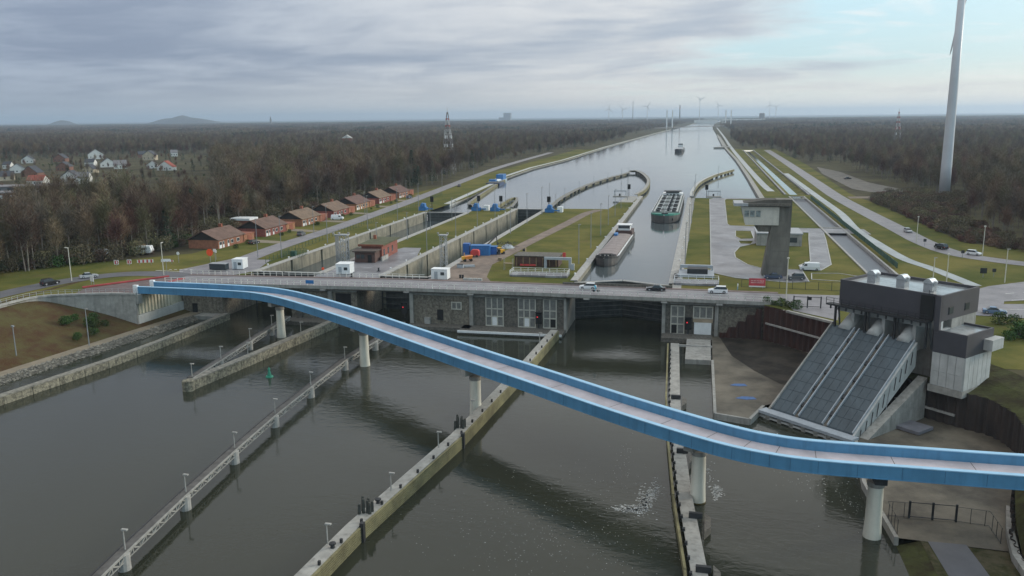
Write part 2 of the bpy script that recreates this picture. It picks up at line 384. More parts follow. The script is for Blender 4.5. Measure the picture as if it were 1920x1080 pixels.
# ------------------------------------------------------------------ roads
rb = [(x, 199.8) for x in (-138, 20)]
mb = MB(); cl = [tuple(p) for p in crom([(-137, 202.5), (-148, 205), (-158, 202.5), (-165, 194), (-168.5, 183), (-170, 165), (-171, 120)])]
mb = ribbon(cl, -3.6, 3.6, 9.03); struct('left_road', mb, m_asphd)
cl = [tuple(p) for p in crom([(-131, 208), (-136, 228), (-139, 262), (-140, 306), (-146, 400), (-150, 450), (-160, 570), (-171, 726), (-178, 1000)])]
struct('lane', ribbon(cl, -3.6, 3.6, 9.02), m_asph); LANE = cl
mb = sheet([(-142, 206), (-126, 206), (-123, 214), (-128, 232), (-141, 232), (-146, 212)], (), 9.012); struct('lane_apron', mb, m_asph)
struct('lower_head_apron', sheet([(-122, 206.5), (-70, 206.5), (-70, 216), (-84.4, 216), (-84.4, 240), (-90, 262), (-96, 262), (-102.8, 236), (-102.8, 206.6)], [L1, L2], 9.0), m_slab)
struct('dirt_track', ribbon([tuple(p) for p in crom([(-64, 207), (-63, 216), (-59.5, 255), (-57, 286), (-53, 330), (-50, 368), (-46, 384)])], -2.2, 2.2, 9.0), m_track)
struct('worn_ground', sheet([(-70, 206.5), (-52, 206.5), (-56, 216), (-60, 240), (-64, 262), (-70, 268)], (), 8.98), m_track)
struct('right_lock_quay', sheet([(-6.9, 207), (-4.6, 207), (-4.2, 446), (-5.8, 446)], (), 9.0), m_conc)
SVC, SVH = ([(2.8, 232), (3.2, 440), (5, 444), (5, 446.6), (27.8, 446.6), (27.5, 443), (11.5, 442), (10.5, 438), (9.5, 340), (10.2, 335), (13, 334), (21, 333), (22, 322), (19.5, 296), (17, 288),
                              (12, 280), (10, 268), (10, 258), (13, 246), (17, 240), (32, 240), (36, 250), (41, 300), (42.5, 318), (50.4, 318), (58, 316), (58, 330), (34, 330), (34, 318), (37.5, 318), (35.5, 300), (31, 255), (27, 247), (27, 222.5), (22, 221), (9, 225)],
              [[(12, 320), (17.5, 320), (17.5, 300), (13, 298), (11.5, 304)], [(12, 294), (17, 294), (16, 287), (12.5, 287)], [(28, 226), (38, 224), (41, 232), (36, 236), (29, 235)]])
sr = struct('service_road', sheet(SVC, SVH, 9.0), m_slab)
for lp in [SVC]+SVH:
    struct('kerb', ribbon(lp+[lp[0]], -.14, .14, 9.0, 9.1), M('kerb_stone', (.40, .40, .385), .8, .2, 1), parent=sr)
struct('white_path', ribbon([tuple(p) for p in crom([(57.5, 640), (57.5, 460), (57.5, 383), (55.2, 330), (56.2, 296), (58, 264), (62, 247), (66, 224)])], -1.7, 1.7, 9.02), m_slabw)
struct('right_towpath', ribbon([tuple(p) for p in crom([(36.6, 490), (35.2, 541), (34, 726), (33, 1174), (35, 1760), (36, 2900)])], -2.0, 2.0, 9.0), m_slabw)
struct('right_bank_edge', ribbon([(28.9, 448), (29.6, 612), (29.4, 828), (25.8, 1119), (24.6, 1900)], -1.0, 1.6, 7.2, 9.1), m_conc)
rr = [tuple(p) for p in crom([(72, 1060), (70.5, 800), (68, 560), (67, 452), (70.5, 330), (71.5, 300), (74.5, 278), (82, 266), (95, 256), (130, 240)])]
struct('right_road', ribbon(rr, -3.7, 3.7, 9.02), m_asph); RROAD = rr
struct('road_junction', sheet([(20, 193.6), (60, 190), (90, 186), (130, 196), (132, 215), (96, 232), (80, 232), (69, 224), (64, 218), (56, 207.5), (20, 206)], [[(66, 203), (72, 204), (78, 207), (72, 208), (67, 206)]], 9.04), m_asph)
struct('pump_apron', sheet([(18, 206), (20, 188.5), (28, 180.8), (30, 192), (30, 206)], (), 9.0), m_asph)
struct('gravel_yard', sheet([(82, 640), (82, 510), (88, 490), (108, 490), (110, 500), (99, 560), (97, 660), (88, 720)], (), 9.0), M('yard_gravel', (.13, .115, .095), .9, .25, .2, .3, 3))
struct('gravel_track', sheet([(72, 452), (118, 462), (120, 472), (72, 462)], (), 9.0), m_track)
struct('left_bank_quay', ribbon([(-123, 402), (-131.5, 527), (-138.5, 565), (-141, 700), (-134.5, 826), (-133, 1187), (-116, 2059), (-98, 2700)], -2.5, .5, 7.0, 9.05), m_concl)
# ------------------------------------------------------------------ pit beside the pump station
PW = [(27, 179.5), (25.5, 162), (27, 156), (41.5, 142.3), (45, 139.5), (46.8, 134.5), (46.3, 127), (43.5, 119), (40, 112), (38, 105), (36.5, 98), (36, 60)]
PZ = [9, 9, 7, 7, 6.9, 6.6, 6.2, 5.0, 3.6, 2.6, 2.0, 1.8]
BK = [(27, 179.5), (34, 172), (39, 166), (46, 158), (50, 150), (53, 142), (53, 130), (50, 118), (46, 106), (44, 95), (44.2, 85), (45, 60)]
mb = MB(); mb.loft([[(PW[i][0], PW[i][1], PZ[i]-.15), ((PW[i][0]+BK[i][0])/2, (PW[i][1]+BK[i][1])/2, (PZ[i]+9.4)/2), (BK[i][0], BK[i][1], 8.93)] for i in range(len(PW))], close=False)
mb.f = [tuple(reversed(f)) for f in mb.f]
struct('grass_bank', mb, m_bankr)
struct('pump_quay', sheet([(3.2, 141.4), (8.8, 139.6), (11.5, 147), (27, 160), (27, 182), (14, 193), (3, 193.8), (3, 174)], (), 1.0), m_plat)
struct('lower_quay', sheet([(24.6, 134.4), (30, 142), (37, 148), (46, 142), (47, 128), (44, 118), (40, 111), (37, 100.2), (24, 101.2), (23, 117)], (), 1.0), m_plat)
mb = MB()
for a, b in (((3.2, 141.4), (8.8, 139.6)), ((3, 174), (3.2, 141.4)), ((8.8, 139.6), (11.5, 147)), ((24, 101.2), (23, 117)), ((23, 117), (24.6, 134.4))): mb.beam((*a, -.6), (*b, -.6), .5, 3.36)
struct('quay_edge', mb, m_conc)
struct('side_platform', MB().bb(-2.6, 2.7, 173.8, 194, -1, 1.02), m_conc)
struct('lower_path_bank', MB().loft([[(23.2, y, -1), (24.0, y, 0), (26.6, y, .95), (27.6+(101-y)*.03, y, 1.0)] for y in (101.1, 92, 60)], close=False), m_bankr)
struct('lower_path', sheet([(27.4, 101), (31.6, 101), (34.5, 60), (29, 60)], (), 1.02), m_asphd)
struct('lower_verge', sheet([(26.6, 101), (37, 100), (38, 60), (26.6, 60)], (), .985), m_verge)

rk = random.Random(17); mb = MB()
for k in range(1500):
    y = rk.uniform(84, 190); e = xt(y); x = e+rk.uniform(-.3, 2.6); z = 1.0-max(0, x-e-.2)*.52; r_ = rk.uniform(.18, .45)
    vs = [(x+r_*rk.uniform(.6, 1.2)*a, y+r_*rk.uniform(.6, 1.3)*b, z+r_*rk.uniform(.4, .8)*c) for a, b, c in ((1, 0, 0), (0, 1, 0), (-1, 0, 0), (0, -1, 0), (0, 0, 1), (0, 0, -1))]
    mb.add(vs, [(0, 1, 4), (1, 2, 4), (2, 3, 4), (3, 0, 4), (1, 0, 5), (2, 1, 5), (3, 2, 5), (0, 3, 5)])
single('riprap_stones', mb, M('riprap_loose', (.15, .14, .12), .9, .5, .9, rgb2=(.26, .24, .20)), 'loose grey stones along the water edge of the left towpath', 'stones', kind='stuff')

def marking(road, pts, w_, z=9.045, col=None): struct('road_marking', ribbon(pts, -w_/2, w_/2, z), col or M('road_paint', (.62, .62, .60), .7, .25, 1.5), parent=None)
for k in range(5): marking(None, [(-149+k*1.5, 211.5+k*.25), (-148.2+k*1.5, 211.6+k*.25)], .5)
marking(None, [(-152, 209.6), (-143, 209.2)], .35)
for k in range(6): marking(None, [(70+k*4.5, 215+k*2.2), (72.2+k*4.5, 216.1+k*2.2)], .3, 9.06)
marking(None, [(69, 207.5), (78, 210.5), (88, 215)], .3, 9.06); marking(None, [(60, 197), (75, 198.5), (95, 203)], .25, 9.06)
# ------------------------------------------------------------------ blue cycle bridge
BL = [(-136.1, 183.4), (-129.8, 183.4), (-117.3, 183.1), (-103.4, 181.6), (-90.9, 175.6), (-71.9, 162.5), (-56.8, 150.9), (-38.9, 137.1), (-24.8, 126.6), (-12.4, 117.2), (-3, 110.6), (3.9, 106.3), (8.8, 104.2), (14.6, 103.1), (26, 103), (37.4, 103), (52, 103.4), (75, 104.5)]
bl = [tuple(p) for p in crom(BL, 5)]
m_bblue = M('bridge_blue_paint', (.075, .225, .38), .5, .14, .18, dirt=.28)
m_bedge = M('bridge_edge_pale_blue', (.30, .52, .70), .45, .06, .5)
m_bdeck = M('bridge_deck_lilac', (.48, .43, .445), .75, .16, .25, .1, 8)
m_pier = M('pier_cream', (.66, .64, .55), .7, .08, .3, dirt=.2)
br = thing('cycle_bridge', 'long blue S-curved cycle bridge with pinkish deck on cream piers over the basin', 'bridge', (-136.1, 183.4, 9), world=True)
for nm, s in (('near_girder', 1), ('far_girder', -1)):
    g = part(nm, ribbon(bl, s*3.45, s*2.85, 9.1, 10.62), m_bblue, br)
    part('top_edge', ribbon(bl, s*3.5, s*2.8, 10.62, 10.74), m_bedge, g)
    part('bottom_flange', ribbon(bl, s*3.52, s*2.6, 9.0, 9.1), m_bblue, g)
dk = part('deck', ribbon(bl, -2.84, 2.84, 9.2, 9.42), m_bdeck, br)
m_seam = M('bridge_seam', (.035, .11, .19), .6)
for i in range(3, len(bl)-3, 2):
    a_ = Vector(bl[i-1]); b_ = Vector(bl[i+1]); d_ = (b_-a_).normalized(); p_ = Vector(bl[i])+Vector((d_.y, -d_.x))*3.455
    part('panel_joint', MB().beam((*p_, 9.12), (*p_, 10.6), .05, .03), m_seam, br)
    q0 = Vector(bl[i])+Vector((d_.y, -d_.x))*2.8; q1 = Vector(bl[i])-Vector((d_.y, -d_.x))*2.8
    if i % 4 == 1: part('deck_joint', MB().beam((*q0, 9.423), (*q1, 9.423), .08, .01), m_stoned, dk)
mb = MB()
for p in bl[::3]: mb.box((p[0], p[1], 8.98), (.4, 5.6, .3), rz=0.0)
part('underside', ribbon(bl, -2.6, 2.6, 9.02, 9.18), m_dark, br)
for e in ((-136.3, 186.6), (-136.3, 180.0)):
    part('end_cap', MB().bb(e[0]-.9, e[0]+.25, e[1]-.38, e[1]+.38, 8.9, 11.1), m_white, br)
def dirat(x):
    i = min(range(1, len(bl)-1), key=lambda k: abs(bl[k][0]-x)); a, b = bl[i-1], bl[i+1]
    return math.atan2(b[1]-a[1], b[0]-a[0]), bl[i]
for x in (-97.2, -68.3, -37.3, .6, 21.6):
    a, c = dirat(x); c = (x, c[1])
    i = min(range(len(bl)), key=lambda k: abs(bl[k][0]-x)); c = (x, bl[i][1])
    p = part('pier', MB().lathe((c[0], c[1], -2), [(1.08, 0), (1.08, 2.1), (.98, 4), (.92, 8.2), (.92, 9.1)], 18), m_pier, br, smooth=True)
    part('cap_beam', MB().prism([(c[0]+u*math.cos(a)-v*math.sin(a), c[1]+u*math.sin(a)+v*math.cos(a)) for u, v in ((-.7, -2.7), (.7, -2.7), (.7, 2.7), (-.7, 2.7))], 7.9, 8.98), m_conc if x < 20 else m_dark, p)
    part('collar', MB().lathe((c[0], c[1], 6.7), [(1.0, 0), (1.05, .1), (1.05, .5), (1.0, .6)], 18), m_conc, p)
    if x < 21 and x > -1:
        part('waterline_band', MB().lathe((c[0], c[1], -.1), [(1.10, 0), (1.10, .28)], 18), M('algae_brown', (.10, .075, .02), .9), p)
# ------------------------------------------------------------------ bridge abutment and retaining wall on the left bank
ab = thing('bridge_abutment', 'grey retaining wall and cream ribbed abutment under the left end of the blue bridge', 'abutment', (-136, 179, 1), world=True)
wl = [(-134.6, 196), (-136.3, 179)]
part('plinth', MB().prism([(-134.0, 196), (-135.7, 178.8), (-138, 179), (-138, 196)], -1, 3.7), m_concl, ab)
part('core_wall', MB().prism([(-134.9, 196), (-136.5, 179.2), (-139.5, 179.2), (-139.5, 196)], 3.7, 8.9), M('ribbed_cream_concrete', (.50, .47, .36), .8, .12, .6, dirt=.3), ab)
for k in range(11):
    t = (k+.2)/11; x = -136.4+1.5*t; y = 179.3+12.2*t
    part('rib', MB().prism([(x, y), (x+.38, y+.2), (x+.43, y+.75), (x+.05, y+.95)], [3.75]*4, [8.6]*4), MATS['ribbed_cream_concrete'], ab)
part('bearing_block', MB().bb(-137.6, -135.2, 178.6, 180.2, 6.6, 8.95), m_conc, ab)
rw = [tuple(p) for p in crom([(-135.8, 178.9), (-143, 178.2), (-150, 176), (-158, 171.5), (-159.4, 160), (-157.6, 140), (-156.5, 60)], 4)]
part('retaining_wall', ribbon(rw, -.5, .1, -1, 8.95), m_conc, ab)
part('coping', ribbon(rw, -.7, .25, 8.96, 9.35), m_coping, ab)
def railing(line, zbase, h=1.1, step=2.0, r=.05, rails=(1.0, .55), zf=None):
    mb = MB(); acc = 0.0
    P = [Vector((p[0], p[1], (zf(p[0]) if zf else zbase))) for p in line]
    for a, b in zip(P[:-1], P[1:]):
        for q in rails: mb.beam(a+Vector((0, 0, h*q)), b+Vector((0, 0, h*q)), r*1.6, r*1.3)
        l = (b-a).length
        while acc < l:
            q = a+(b-a)*(acc/l); mb.beam(q, q+Vector((0, 0, h)), r*2); acc += step
        acc -= l
    return mb
part('railing', railing(rw, 9.35, 1.0, 1.6, .045), m_galv, ab, kind='stuff')
M('ramp_red', (.33, .045, .05), .7, .2, .5)
rd = thing('red_ramp_fence', 'red painted ramp edge leading from the left road down to the blue bridge', 'ramp', (-143, 190, 9), world=True)
part('outer_edge', MB().beam((-155, 183.6, 9.2), (-142.2, 201.5, 9.2), .7, .35), MATS['ramp_red'], rd)
part('inner_edge', MB().beam((-137.2, 188, 9.15), (-136.6, 199.6, 9.15), 1.2, .3), MATS['ramp_red'], rd)
struct('ramp_surface', sheet([(-154, 183.4), (-142, 201), (-137.4, 201), (-137, 180), (-144, 179.5), (-152, 177)], (), 9.0), M('red_asphalt', (.125, .09, .088), .8, .25, .4))
# ------------------------------------------------------------------ road bridge across the lock heads
def zr(x): return 9.05 + .75*max(0, min(1, (x+138)/60)) - .35*max(0, min(1, (x+40)/60))
xs = [-138+i*4 for i in range(40)]
rbk = thing('road_bridge', 'grey road bridge with white railings crossing all three lock heads', 'bridge', (-138, 199, 9), world=True)
ln = [(x, 199.7) for x in xs]; z9 = [zr(x) for x in xs]
part('deck', ribbon(ln, 6.0, -6.0, [z-.95 for z in z9], [z-.1 for z in z9]), m_stoned, rbk)
part('roadway', ribbon(ln, 3.6, -4.4, [z-.09 for z in z9], [z-.02 for z in z9]), m_asph, rbk)
part('walkway', ribbon(ln, 5.95, 3.62, [z-.09 for z in z9], [z+.1 for z in z9]), m_asph, rbk)
part('far_kerb', ribbon(ln, -4.42, -5.95, [z-.09 for z in z9], [z+.06 for z in z9]), M('kerb_brown', (.16, .12, .11), .85), rbk)
part('fascia', ribbon(ln, 6.15, 6.0, [z-.7 for z in z9], [z+.12 for z in z9]), m_conc, rbk)
part('near_railing', railing([(x, 193.75) for x in xs], 0, 1.25, 1.85, .06, (1.0, .5), zf=lambda x: zr(x)+.1), M('railing_pale', (.62, .62, .58), .6), rbk, kind='stuff')
part('far_railing', railing([(x, 205.55) for x in xs if x < -66], 0, 1.15, 1.85, .06, (1.0, .5), zf=lambda x: zr(x)+.06), MATS['railing_pale'], rbk, kind='stuff')
part('gate_parapet', MB().bb(-33.6, -6.6, 205.2, 205.6, 9.3, 10.3), m_stoned, rbk)
for x in (-112, -93, -70.7, -54.3, -26, -8, 4.4):
    part('drain_outlet', MB().bb(x-.7, x+.7, 193.2, 193.7, zr(x)-1.1, zr(x)-.8), m_coping, rbk)
# ------------------------------------------------------------------ lower lock heads (masonry piers between the gates)
def head(name, label, x0, x1, mat, z0=-2.0, y=195.2):
    t = thing(name, label, 'lock building', ((x0+x1)/2, y, 0), world=True)
    part('wall', MB().bb(x0, x1, y, 212, z0, 8.55), mat, t)
    part('string_course', MB().bb(x0-.05, x1+.05, y-.25, y, 8.0, 8.5), m_conc, t)
    return t
def winbay(t, x0, x1, z0, z1, cols, rows, y=195.2, door=None, dark=()):
    f = MB(); y1 = y-.22
    xs_ = [x0+(x1-x0)*i/cols for i in range(cols+1)]; zs = [z0] + [z0+(z1-z0)*r for r in rows] + [z1]
    for x in xs_: f.bb(x-.13, x+.13, y1, y-.003, z0, z1)
    for z in zs: f.bb(x0-.13, x1+.13, y1-.03, y-.006, z-.13, z+.13)
    w_ = part('window', f, m_frame, t)
    for i in range(cols):
        for j in range(len(zs)-1):
            mt = m_glassl
            if (i, j) in dark: mt = m_black
            if door and (i, j) in door: mt = m_white
            part('pane', MB().bb(xs_[i]+.13, xs_[i+1]-.13, y-.12, y-.01, zs[j]+.13, zs[j+1]-.13), mt, w_)
h0 = head('lock_building', 'rough stone lock head wall beside the cream abutment at far left', -134.2, -122.5, m_stone)
part('doorway', MB().bb(-131.4, -130, 195.0, 195.19, 1.0, 3.4), m_black, h0)
part('ledge', MB().bb(-134.2, -121.5, 191.5, 195.19, -1, .9), m_conc, h0)
h1 = head('lock_building', 'dark stone lock head between the left and middle locks under the road bridge', -102.8, -84.6, m_stone)
part('buttress', MB().bb(-101, -99.6, 194.3, 195.19, -1, 8.0), m_stoned, h1)
part('niche', MB().bb(-90.3, -86.2, 195.0, 195.19, 2.6, 7.6), m_black, h1)
part('ledge', MB().bb(-102.8, -84.6, 190.5, 195.19, -1, .9), m_stoned, h1)
part('pilaster', MB().bb(-92.2, -91.2, 194.6, 195.19, 1, 8.4), m_conc, h1)
h2 = head('lock_building', 'stone lock head with one small window right of the middle lock', -70.4, -54.3, m_stone)
part('doorway', MB().bb(-63.4, -61.9, 195.0, 195.19, 1.8, 4.4), m_black, h2)
winbay(h2, -59.6, -57.2, 4.7, 6.4, 2, ())
part('ledge', MB().bb(-70.4, -54.3, 191.6, 195.19, -1, .8), m_stoned, h2)
part('white_box', MB().bb(-66.6, -65.2, 194.4, 195.19, .8, 2.4), m_coping, h2)
for x in (-70.0, -54.6): part('pilaster', MB().bb(x-.45, x+.45, 194.7, 195.19, .8, 8.4), m_conc, h2)
h3 = head('lock_building', 'lock head with three tall window bays left of the big lock opening', -54.2, -31.4, m_stoned)
winbay(h3, -50.9, -46.6, .95, 8.0, 3, (.33, .60), door={(1, 0)})
winbay(h3, -42.8, -38.6, .95, 8.0, 3, (.33, .60), door={(1, 0)})
winbay(h3, -36.6, -33.5, .95, 8.0, 2, (.33, .60), dark={(1, 0)})
part('quay_ledge', MB().bb(-56.5, -31.2, 189.2, 195.19, -1.5, .8), m_stoned, h3)
part('ledge_edge', MB().bb(-56.5, -31.2, 188.8, 189.19, .45, .95), m_white, h3)
part('corner_wall', MB().bb(-31.6, -31.0, 194.6, 214, -2, 8.5), m_conc, h3)
h4 = head('lock_building', 'lock head with window bays and a white door right of the big lock opening', -7.9, 4.3, m_stoned)
winbay(h4, -6.4, -3.4, .95, 7.6, 2, (.35, .62), dark={(0, 0)})
winbay(h4, -1.3, 3.0, 4.9, 7.6, 3, ())
part('lintel', MB().bb(-1.4, 3.1, 194.9, 195.19, 3.9, 4.7), M('ochre_render', (.34, .27, .19), .8), h4)
d = part('door', MB().bb(-1.1, 2.8, 194.85, 195.19, 1.05, 3.85), m_white, h4)
for k in range(4): part('door_leaf', MB().bb(-1.05+k*.97, -.15+k*.97, 194.78, 194.84, 1.1, 3.8), m_white, d)
for x in (-8.1, 3.9): part('pilaster', MB().bb(x-.4, x+.4, 194.6, 195.19, .8, 8.4), m_conc, h4)
part('ledge', MB().bb(-8.4, 3.0, 190.5, 195.19, -1.5, 1.03), m_stoned, h4)
part('ledge_beam', MB().bb(-4.2, 3.0, 184.2, 184.6, .8, 1.25), m_coping, h4)
h5 = head('lock_building', 'plain beige stone abutment at the right end of the road bridge', 4.35, 18.5, m_stone)
# ------------------------------------------------------------------ lock chamber walls
def lockwall(label, x, y0, y1, face, seg, zb=-1.5):
    """face +1: the wall looks towards +X"""
    t = thing('lock_wall', label, 'wall', (x, y0, 0), world=True)
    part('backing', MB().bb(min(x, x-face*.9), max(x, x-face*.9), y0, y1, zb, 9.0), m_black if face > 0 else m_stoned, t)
    y = y0
    while y < y1-1:
        e = min(y+seg, y1)
        part('wall_panel', MB().bb(min(x, x+face*.8), max(x, x+face*.8), y+.7, e-.7, zb, 8.95), MATS['lock_concrete'], t)
        y = e
    part('coping', MB().bb(min(x-face*1.0, x+face*.85), max(x-face*1.0, x+face*.85), y0, y1, 9.0, 9.22), m_coping, t)
    return t
M('lock_concrete', (.235, .215, .165), .85, .25, .35, .3, 4, dirt=.75)
lockwall('left concrete wall of the left lock chamber below the lane', -122.5, 212, 364.5, 1, 21)
lockwall('right wall of the left lock chamber along the grass island', -103, 212, 364.5, -1, 21)
lockwall('tall streaked left wall of the empty middle lock with dark recesses', -84.5, 212, 383.5, 1, 18.5)
lockwall('right wall of the middle lock along the worn ground', -70.5, 212, 383.5, -1, 18.5)
lockwall('left quay wall of the right lock with the moored barge', -32, 214, 452, 1, 30)
lockwall('right quay wall of the right lock beside the long lawn', -7, 214, 446, -1, 30)
# ------------------------------------------------------------------ gates
m_gate = M('gate_steel', (.075, .078, .075), .6, .35, .4, .2, 3, dirt=.5)
def leaf(label, p, q, z0, z1, ribs):
    t = thing('lock_gate', label, 'lock gate', (*p, z0), world=True)
    part('skin', MB().beam((*p, (z0+z1)/2), (*q, (z0+z1)/2), .35, z1-z0), m_gate, t)
    d = Vector((q[0]-p[0], q[1]-p[1])).normalized(); n = Vector((d.y, -d.x)); n = n if n.y < 0 else -n
    for k in range(ribs):
        z = z0+.4+(z1-z0-.8)*k/(ribs-1)
        part('girder', MB().beam((p[0]+n.x*.4, p[1]+n.y*.4, z), (q[0]+n.x*.4, q[1]+n.y*.4, z), .5, .22), m_gate, t)
    part('top_walk', MB().beam((*p, z1+.1), (*q, z1+.1), 1.3, .2), m_coping, t)
    return t
leaf('left leaf of the big mitre gate closing the right lock', (-31.2, 209.5), (-19.55, 214.6), -1, 9.3, 9)
leaf('right leaf of the big mitre gate closing the right lock', (-7.8, 209.5), (-19.45, 214.6), -1, 9.3, 9)
leaf('lower gate of the left lock in the dark under the bridge', (-122.5, 214), (-103, 214), -1, 8.8, 6)
leaf('lower gate of the middle lock in the dark under the bridge', (-84.5, 213), (-70.5, 213), -1, 8.8, 6)
leaf('upper gate at the far end of the left lock', (-121.8, 364.8), (-103.6, 364.8), 3, 8.9, 5)
leaf('upper gate at the far end of the middle lock', (-83.8, 383.2), (-71.2, 383.2), -1, 8.9, 8)
# ------------------------------------------------------------------ traffic signals on the lock heads
m_redl = M('red_signal_lamp', (1.0, .03, .04), .4, 0, 1, emit=.8)
def signal(loc, label):
    t = thing('signal_board', label, 'signal', loc)
    part('board', MB().box((0, -.15, 2.4), (1.5, .25, 2.8)), m_black, t)
    part('post', MB().box((0, .05, .6), (.3, .2, 1.4)), m_dark, t)
    part('hood', MB().box((0, -.35, 3.9), (1.6, .6, .12)), m_dark, t)
    part('lamp', MB().tube((-.28, -.28, 2.7), (-.28, -.36, 2.7), .14, n=10), m_redl, t)
    return t
signal((-71.6, 194.2, 2.2), 'black signal board with red lamp beside the middle lock')
signal((-37.7, 194.6, 1.0), 'black signal board with red lamp between the tall window bays')
signal((-2.4, 194.6, 1.2), 'black signal board with red lamp left of the white door')
# ------------------------------------------------------------------ guide walls, fenders and jetties in the lower basin
def corr(line, z0, z1, amp=.35, pitch=1.6):
    """corrugated sheet pile surface along a line; z1 may be a list per line point"""
    P = [Vector(p) for p in line]; out_ = []
    cum = [0]
    for a, b in zip(P[:-1], P[1:]): cum.append(cum[-1]+(b-a).length)
    s = 0.0; z1s = z1 if isinstance(z1, (list, tuple)) else [z1]*len(P); k = 0
    while s < cum[-1]:
        i = max(j for j in range(len(cum)-1) if cum[j] <= s); t = (s-cum[i])/(cum[i+1]-cum[i]); p = P[i].lerp(P[i+1], t); d = (P[i+1]-P[i]).normalized()
        o = (0, 1, 1, 0)[k % 4]*amp; n = Vector((d.y, -d.x)); q = p+n*o
        out_.append((q.x, q.y, z1s[i]+(z1s[i+1]-z1s[i])*t)); s += pitch/4 if k % 2 == 0 else pitch/4; k += 1
    return MB().loft([[(a, b, z0), (a, b, c)] for a, b, c in out_], close=False)
A_ = [(4.6, 193.2), (6.4, 193.2), (6.5, 193.2), (8.4, 193.2), (8.5, 193.2), (10.4, 193.2), (10.5, 193.2), (12.4, 193.2), (12.5, 193.2), (14.2, 193.2)]
sp = thing('sheet_pile_wall', 'rust red sheet pile wall around the pit left of the pump station', 'wall', (14.2, 193, 1), world=True)
part('stepped_piles', corr(A_, -1, [2.2, 2.2, 3.6, 3.6, 5.0, 5.0, 6.6, 6.6, 8.0, 8.0]), m_rust, sp)
part('upper_piles', corr([(14.2, 193.2), (19.5, 187.6), (27, 179.4), (25.5, 162), (27, 156)], -1, 8.9), m_rust, sp)
part('capping', ribbon([(18.8, 188.4), (27.1, 179.5)], -.2, .6, 8.6, 9.05), m_conc, sp)
part('dark_floor', sheet([(4.8, 192.9), (14.2, 192.9), (19.3, 187.3), (26.6, 179), (25.3, 162), (20, 158), (15.5, 160), (11, 168), (7, 178)], (), 1.025), M('floor_dark_brown', (.022, .019, .016), .7, .4, .2, rgb2=(.05, .043, .034), spec=.15), sp)  # near-black brown sheet over the pit floor along the piles
part('waler', MB().beam((14.6, 192.2, 5.0), (26.4, 178.9, 5.0), .35, .35), m_coping, sp)
sp2 = thing('sheet_pile_wall', 'dark curved sheet pile wall around the pit below the pump station', 'wall', (41.5, 142, 1), world=True)
pw = [tuple(p) for p in crom(PW[2:], 4)]
pz = [PZ[2]+(0)]*0
zs_ = []
for i in range(2, len(PW)-1):
    for k in range(4): zs_.append(PZ[i]+(PZ[i+1]-PZ[i])*k/4)
zs_.append(PZ[-1])
m_rustd = M('dark_sheet_pile', (.035, .026, .022), .9, .4, .35, .4, 3, stretch=(1, 1, .3))
part('piles', corr(pw, -1, zs_), m_rustd, sp2)
part('waler', MB().beam((33, 150.2, 2.9), (40.8, 142.3, 2.9), .35, .35), m_coping, sp2)
part('low_capping', ribbon([(39.6, 111), (37.6, 104.5), (36.2, 98), (35.7, 60)], -.1, .7, .9, 1.9), m_conc, sp2)
# left guide wall: stone-faced wall parallel to the bank
def guide(name, label, cat, line, w_, z1, mat, capmat=None, panel=6.0, bolls=True, vgroove=True):
    t = thing(name, label, cat, (*line[0], 0), world=True)
    part('core', ribbon(line, -w_/2+.12, w_/2-.12, -2, z1-.12), m_stoned, t)
    part('cap', ribbon(line, -w_/2, w_/2, z1-.12, z1+.12), capmat or m_gcap, t)
    P = [Vector(p) for p in line]
    for a, b in zip(P[:-1], P[1:]):
        n = max(1, int((b-a).length/panel)); d = (b-a).normalized(); nn = Vector((d.y, -d.x))
        for k in range(n):
            p = a+(b-a)*(k/n)+d*.08; q = a+(b-a)*((k+1)/n)-d*.08
            for s in (1, -1):
                o = nn*(s*(w_/2-.07))
                part('facing_panel', MB().beam((*(p+o), (z1-2.4)/2), (*(q+o), (z1-2.4)/2), .14, z1+2.1), mat, t)
    return t
m_gw = M('guide_wall_stone', (.16, .15, .11), .85, .6, 1.6, .6, 3, rgb2=(.34, .31, .23), dirt=.5)
m_gcap = M('guide_wall_cap', (.19, .18, .155), .85, .35, 1.2, .4, 3, rgb2=(.27, .255, .215))
m_jdeck = M('jetty_deck', (.085, .08, .075), .85, .3, 1)
m_truss = M('truss_pale', (.27, .265, .245), .8, .2, 1)
guide('guide_wall', 'pale stone guide wall standing in the water along the left bank', 'wall', [(-126.6, 108), (-125.2, 124.4), (-121.6, 148.3), (-120.4, 165), (-120, 193)], 1.5, 1.6, m_gw)
for y, x in ((118, -125.8), (133.5, -124), (146, -122), (160, -120.8), (176, -120.3)):
    single('mooring_bollard', MB().lathe((0, 0, 0), [(.28, 0), (.22, .35), (.38, .5), (.36, .75)], 8), m_coping, 'squat grey bollard on top of the left stone guide wall', 'bollard', 'bollards on the left guide wall', org=(x, y, 1.73))
t = guide('guide_wall', 'mossy stone guide wall between the left and middle lock approaches', 'wall', [(-95.4, 138.6), (-92.5, 160), (-88.6, 190.5)], 1.7, 1.9, m_gw)
part('nose', MB().lathe((-95.5, 138.2, -2), [(1.15, 0), (1.15, 3.9), (1.0, 4.05)], 14), m_gw, t)
